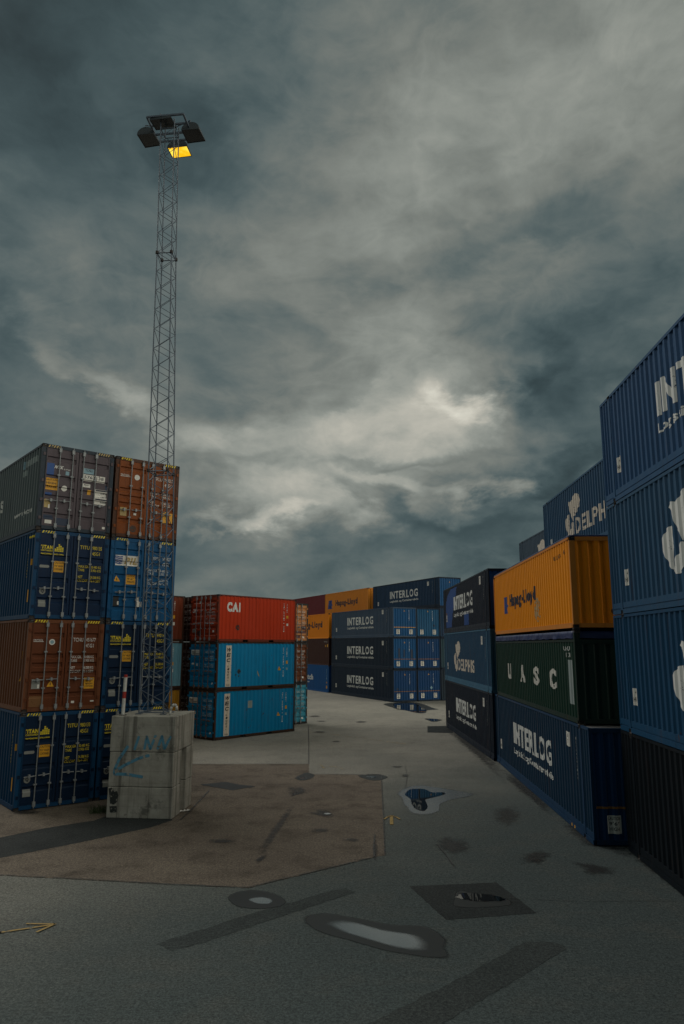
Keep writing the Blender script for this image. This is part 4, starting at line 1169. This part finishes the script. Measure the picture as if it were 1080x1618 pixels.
# water at the foot of the far block
blob('puddle', zp(600, 1085, 9, [(30, 245), (180, 225), (420, 215), (600, 240), (760, 300), (850, 325), (690, 338), (660, 375), (590, 385), (480, 370), (350, 340), (250, 328), (170, 300)]), DAMP, .008, jit=.006, n=110)
blob('puddle', zp(600, 1085, 9, [(190, 290), (200, 232), (420, 225), (540, 255), (600, 300), (670, 340), (590, 378), (480, 365), (350, 335), (260, 322)]), WATER, .012, jit=.01, n=110)
blob('puddle', zp(600, 1085, 9, [(630, 455), (760, 455), (890, 475), (800, 500), (720, 495)]), DAMP, .008); blob('puddle', zp(600, 1085, 9, [(690, 463), (800, 463), (830, 478), (760, 494), (710, 480)]), WATER, .012)
# small wet spots
for p in ([(140, 265), (230, 222), (300, 235), (300, 262), (220, 290), (160, 285)], [(670, 250), (780, 236), (870, 238), (935, 262), (860, 288), (780, 288)]): blob('puddle', zp(440, 1180, 5.4, p), DAMP, .012, jit=.02)
for p in ([(170, 270), (215, 262), (240, 272), (200, 280)], [(740, 255), (790, 252), (850, 260), (790, 270)], [(380, 575), (415, 567), (455, 574), (410, 583)]): blob('puddle', zp(440, 1180, 5.4, p), SHEEN, .016, jit=.02)
blob('puddle', zp(440, 1180, 5.4, [(235, 570), (330, 522), (420, 545), (505, 580), (430, 625), (350, 600)]), STAIN, .012, jit=.05); blob('oil_stain', zp(440, 1180, 5.4, [(78, 420), (90, 380), (180, 378), (250, 390), (180, 410), (100, 440)]), STAIN, .012, jit=.05)
blob('puddle', zp(280, 1180, 6, [(210, 362), (330, 345), (450, 335), (600, 360), (745, 380), (620, 400), (520, 415), (400, 395), (300, 378)]), DAMP, .012, jit=.03)
blob('oil_stain', zp(280, 1180, 6, [(270, 310), (310, 300), (360, 305), (330, 316)]), STAIN, .012)
# oil marks and scuffs on the asphalt
for p in (ell(715, 1337, 34, 17, sk=8), ell(845, 1355, 28, 12, sk=-12), ell(570, 1141, 12, 2), ell(531, 1172, 10, 1.6), ell(627, 1212, 13, 2), ell(497, 1132, 12, 2), ell(505, 1157, 14, 2), ell(290, 1182, 9, 1.4), ell(470, 1250, 22, 9, sk=6), ell(412, 1358, 9, 9, sk=-8), ell(555, 1328, 18, 4), ell(505, 1313, 20, 5), ell(350, 1330, 30, 5), ell(592, 1345, 5, 26), ell(640, 1226, 8, 3), ell(100, 1270, 28, 4), ell(40, 1284, 40, 5), ell(800, 1290, 30, 20), ell(780, 1152, 6, 2), ell(508, 1140, 9, 1.3)):
    blob('oil_stain', p, STAIN if p[0][1] < 1240 or p[0][1] > 1330 else STAINS, .016, jit=.06)
blob('oil_stain', zp(780, 1280, 3.6, [(415, 285), (500, 295), (590, 310), (700, 330), (720, 370), (640, 375), (560, 385), (480, 340)]), STAIN, .012, jit=.06); blob('oil_stain', zp(780, 1280, 3.6, [(180, 250), (230, 275), (310, 290), (260, 320), (200, 290)]), STAINS, .012, jit=.08)
blob('oil_stain', [(395, 1362), (420, 1320), (450, 1280), (470, 1262), (462, 1285), (436, 1325), (412, 1362)], STAINS, .012, jit=.05)
# wet seams along the right hand containers
for p in ([(698, 1148), (712, 1164), (738, 1188), (765, 1212), (792, 1236), (812, 1236), (800, 1210), (760, 1174), (725, 1146), (706, 1136)], [(790, 1222), (812, 1246), (840, 1268), (866, 1290), (890, 1296), (860, 1262), (830, 1234), (806, 1214)], [(880, 1296), (892, 1318), (920, 1340), (965, 1350), (1012, 1362), (1020, 1345), (970, 1322), (920, 1300), (895, 1284)], [(985, 1345), (1010, 1366), (1060, 1404), (1120, 1448), (1140, 1430), (1080, 1390), (1020, 1350)]):
    blob('wet_seam', p, STAIN, .010, jit=.05)


def line(name, pts, w, m, z=.016, kind='structure'):
    q_ = MB(); P_ = [at(*p) for p in pts]
    for a, b in zip(P_, P_[1:]):
        d = (b - a).normalized(); n_ = Vector((-d.y, d.x, 0)) * w / 2
        q_.face([(p.x, p.y, z) for p in (a - n_ - d * w * .3, b - n_ + d * w * .3, b + n_ + d * w * .3, a + n_ - d * w * .3)])
    return tag(q_.build(name, m), kind=kind)


YP = worn('worn_yellow_road_paint', (.30, .19, .03), 1.0, 7); YP2 = worn('faint_yellow_road_paint', (.30, .21, .07), 2.2, 5); CRK = worn('crack_filler', (.02, .02, .02), 1.2, 6)
line('road_marking', [(-60, 1482), (0, 1474.5), (84, 1462)], .055, YP); line('road_marking', [(42, 1461), (86, 1461.5), (58, 1474)], .05, YP, .02)
line('road_marking', [(618.5, 1303), (618, 1290)], .10, YP); line('road_marking', [(607, 1295), (613, 1291), (619, 1289.5), (625, 1291.5), (631, 1295)], .06, YP, .02)
line('road_marking', [(478, 1156), (520, 1160), (580, 1168), (640, 1176)], .12, YP2); line('road_marking', [(509, 1211.5), (528, 1211.5), (546, 1217)], .06, YP2); line('road_marking', [(507, 1209), (511, 1214)], .09, YP2)
line('pavement_crack', [(487, 1146), (487.5, 1170), (487.5, 1207)], .035, CRK, .020); line('pavement_crack', [(300, 1207.6), (488, 1207.3)], .06, CRK, .020); line('pavement_crack', [(488, 1223.5), (602, 1224.5)], .06, CRK, .020)
line('pavement_crack', [(602, 1225), (606, 1300), (608, 1352)], .03, CRK, .020); line('pavement_crack', [(590, 1355), (520, 1372), (440, 1391), (392, 1403), (270, 1398), (150, 1391), (0, 1383)], .03, CRK, .020)
line('pavement_crack', [(608, 1246), (640, 1246.5)], .02, CRK, .020); line('pavement_crack', [(690, 1334), (703, 1350), (718, 1371)], .03, CRK, .024); line('pavement_crack', [(592, 1320), (590, 1340), (591, 1354)], .03, CRK, .020)
line('pavement_crack', [(640, 1246), (643, 1228), (640, 1210)], .015, CRK, .020); line('pavement_crack', [(330, 1250), (300, 1282), (285, 1296)], .05, CRK, .020)
line('pavement_crack', [(800, 1420), (900, 1424), (1080, 1425)], .012, CRK, .020)

# weeds at the foot of the foundation, a scrap of litter
wd = MB(); rng = random.Random(3)
c = at(155, 1284)
for i in range(140):
    x, y = c.x + rng.gauss(0, .16), c.y + rng.gauss(0, .10); h_ = rng.uniform(.05, .24); a = rng.uniform(0, 6.3); b = h_ * rng.uniform(.1, .7)
    dx, dy = cos(a) * .012, sin(a) * .012
    wd.face([(x - dx, y - dy, 0), (x + dx, y + dy, 0), (x + dx * .5 - sin(a) * b * .5, y + dy * .5 + cos(a) * b * .5, h_ * .7), (x - sin(a) * b, y + cos(a) * b, h_)])
tag(wd.build('weeds', M['weed']), 'small tuft of weeds at the left foot of the concrete foundation', 'weeds')
lt = MB(); c = at(288, 1284)
for k in range(3):
    x, y = c.x + k * .09 - .1, c.y + k * .05
    lt.face([(x, y, .02), (x + .13, y + .03, .05), (x + .12, y + .12, .03), (x + .02, y + .10, .06)])
tag(lt.build('litter', M['litter']), 'scrap of pale litter at the right foot of the concrete foundation', 'litter')
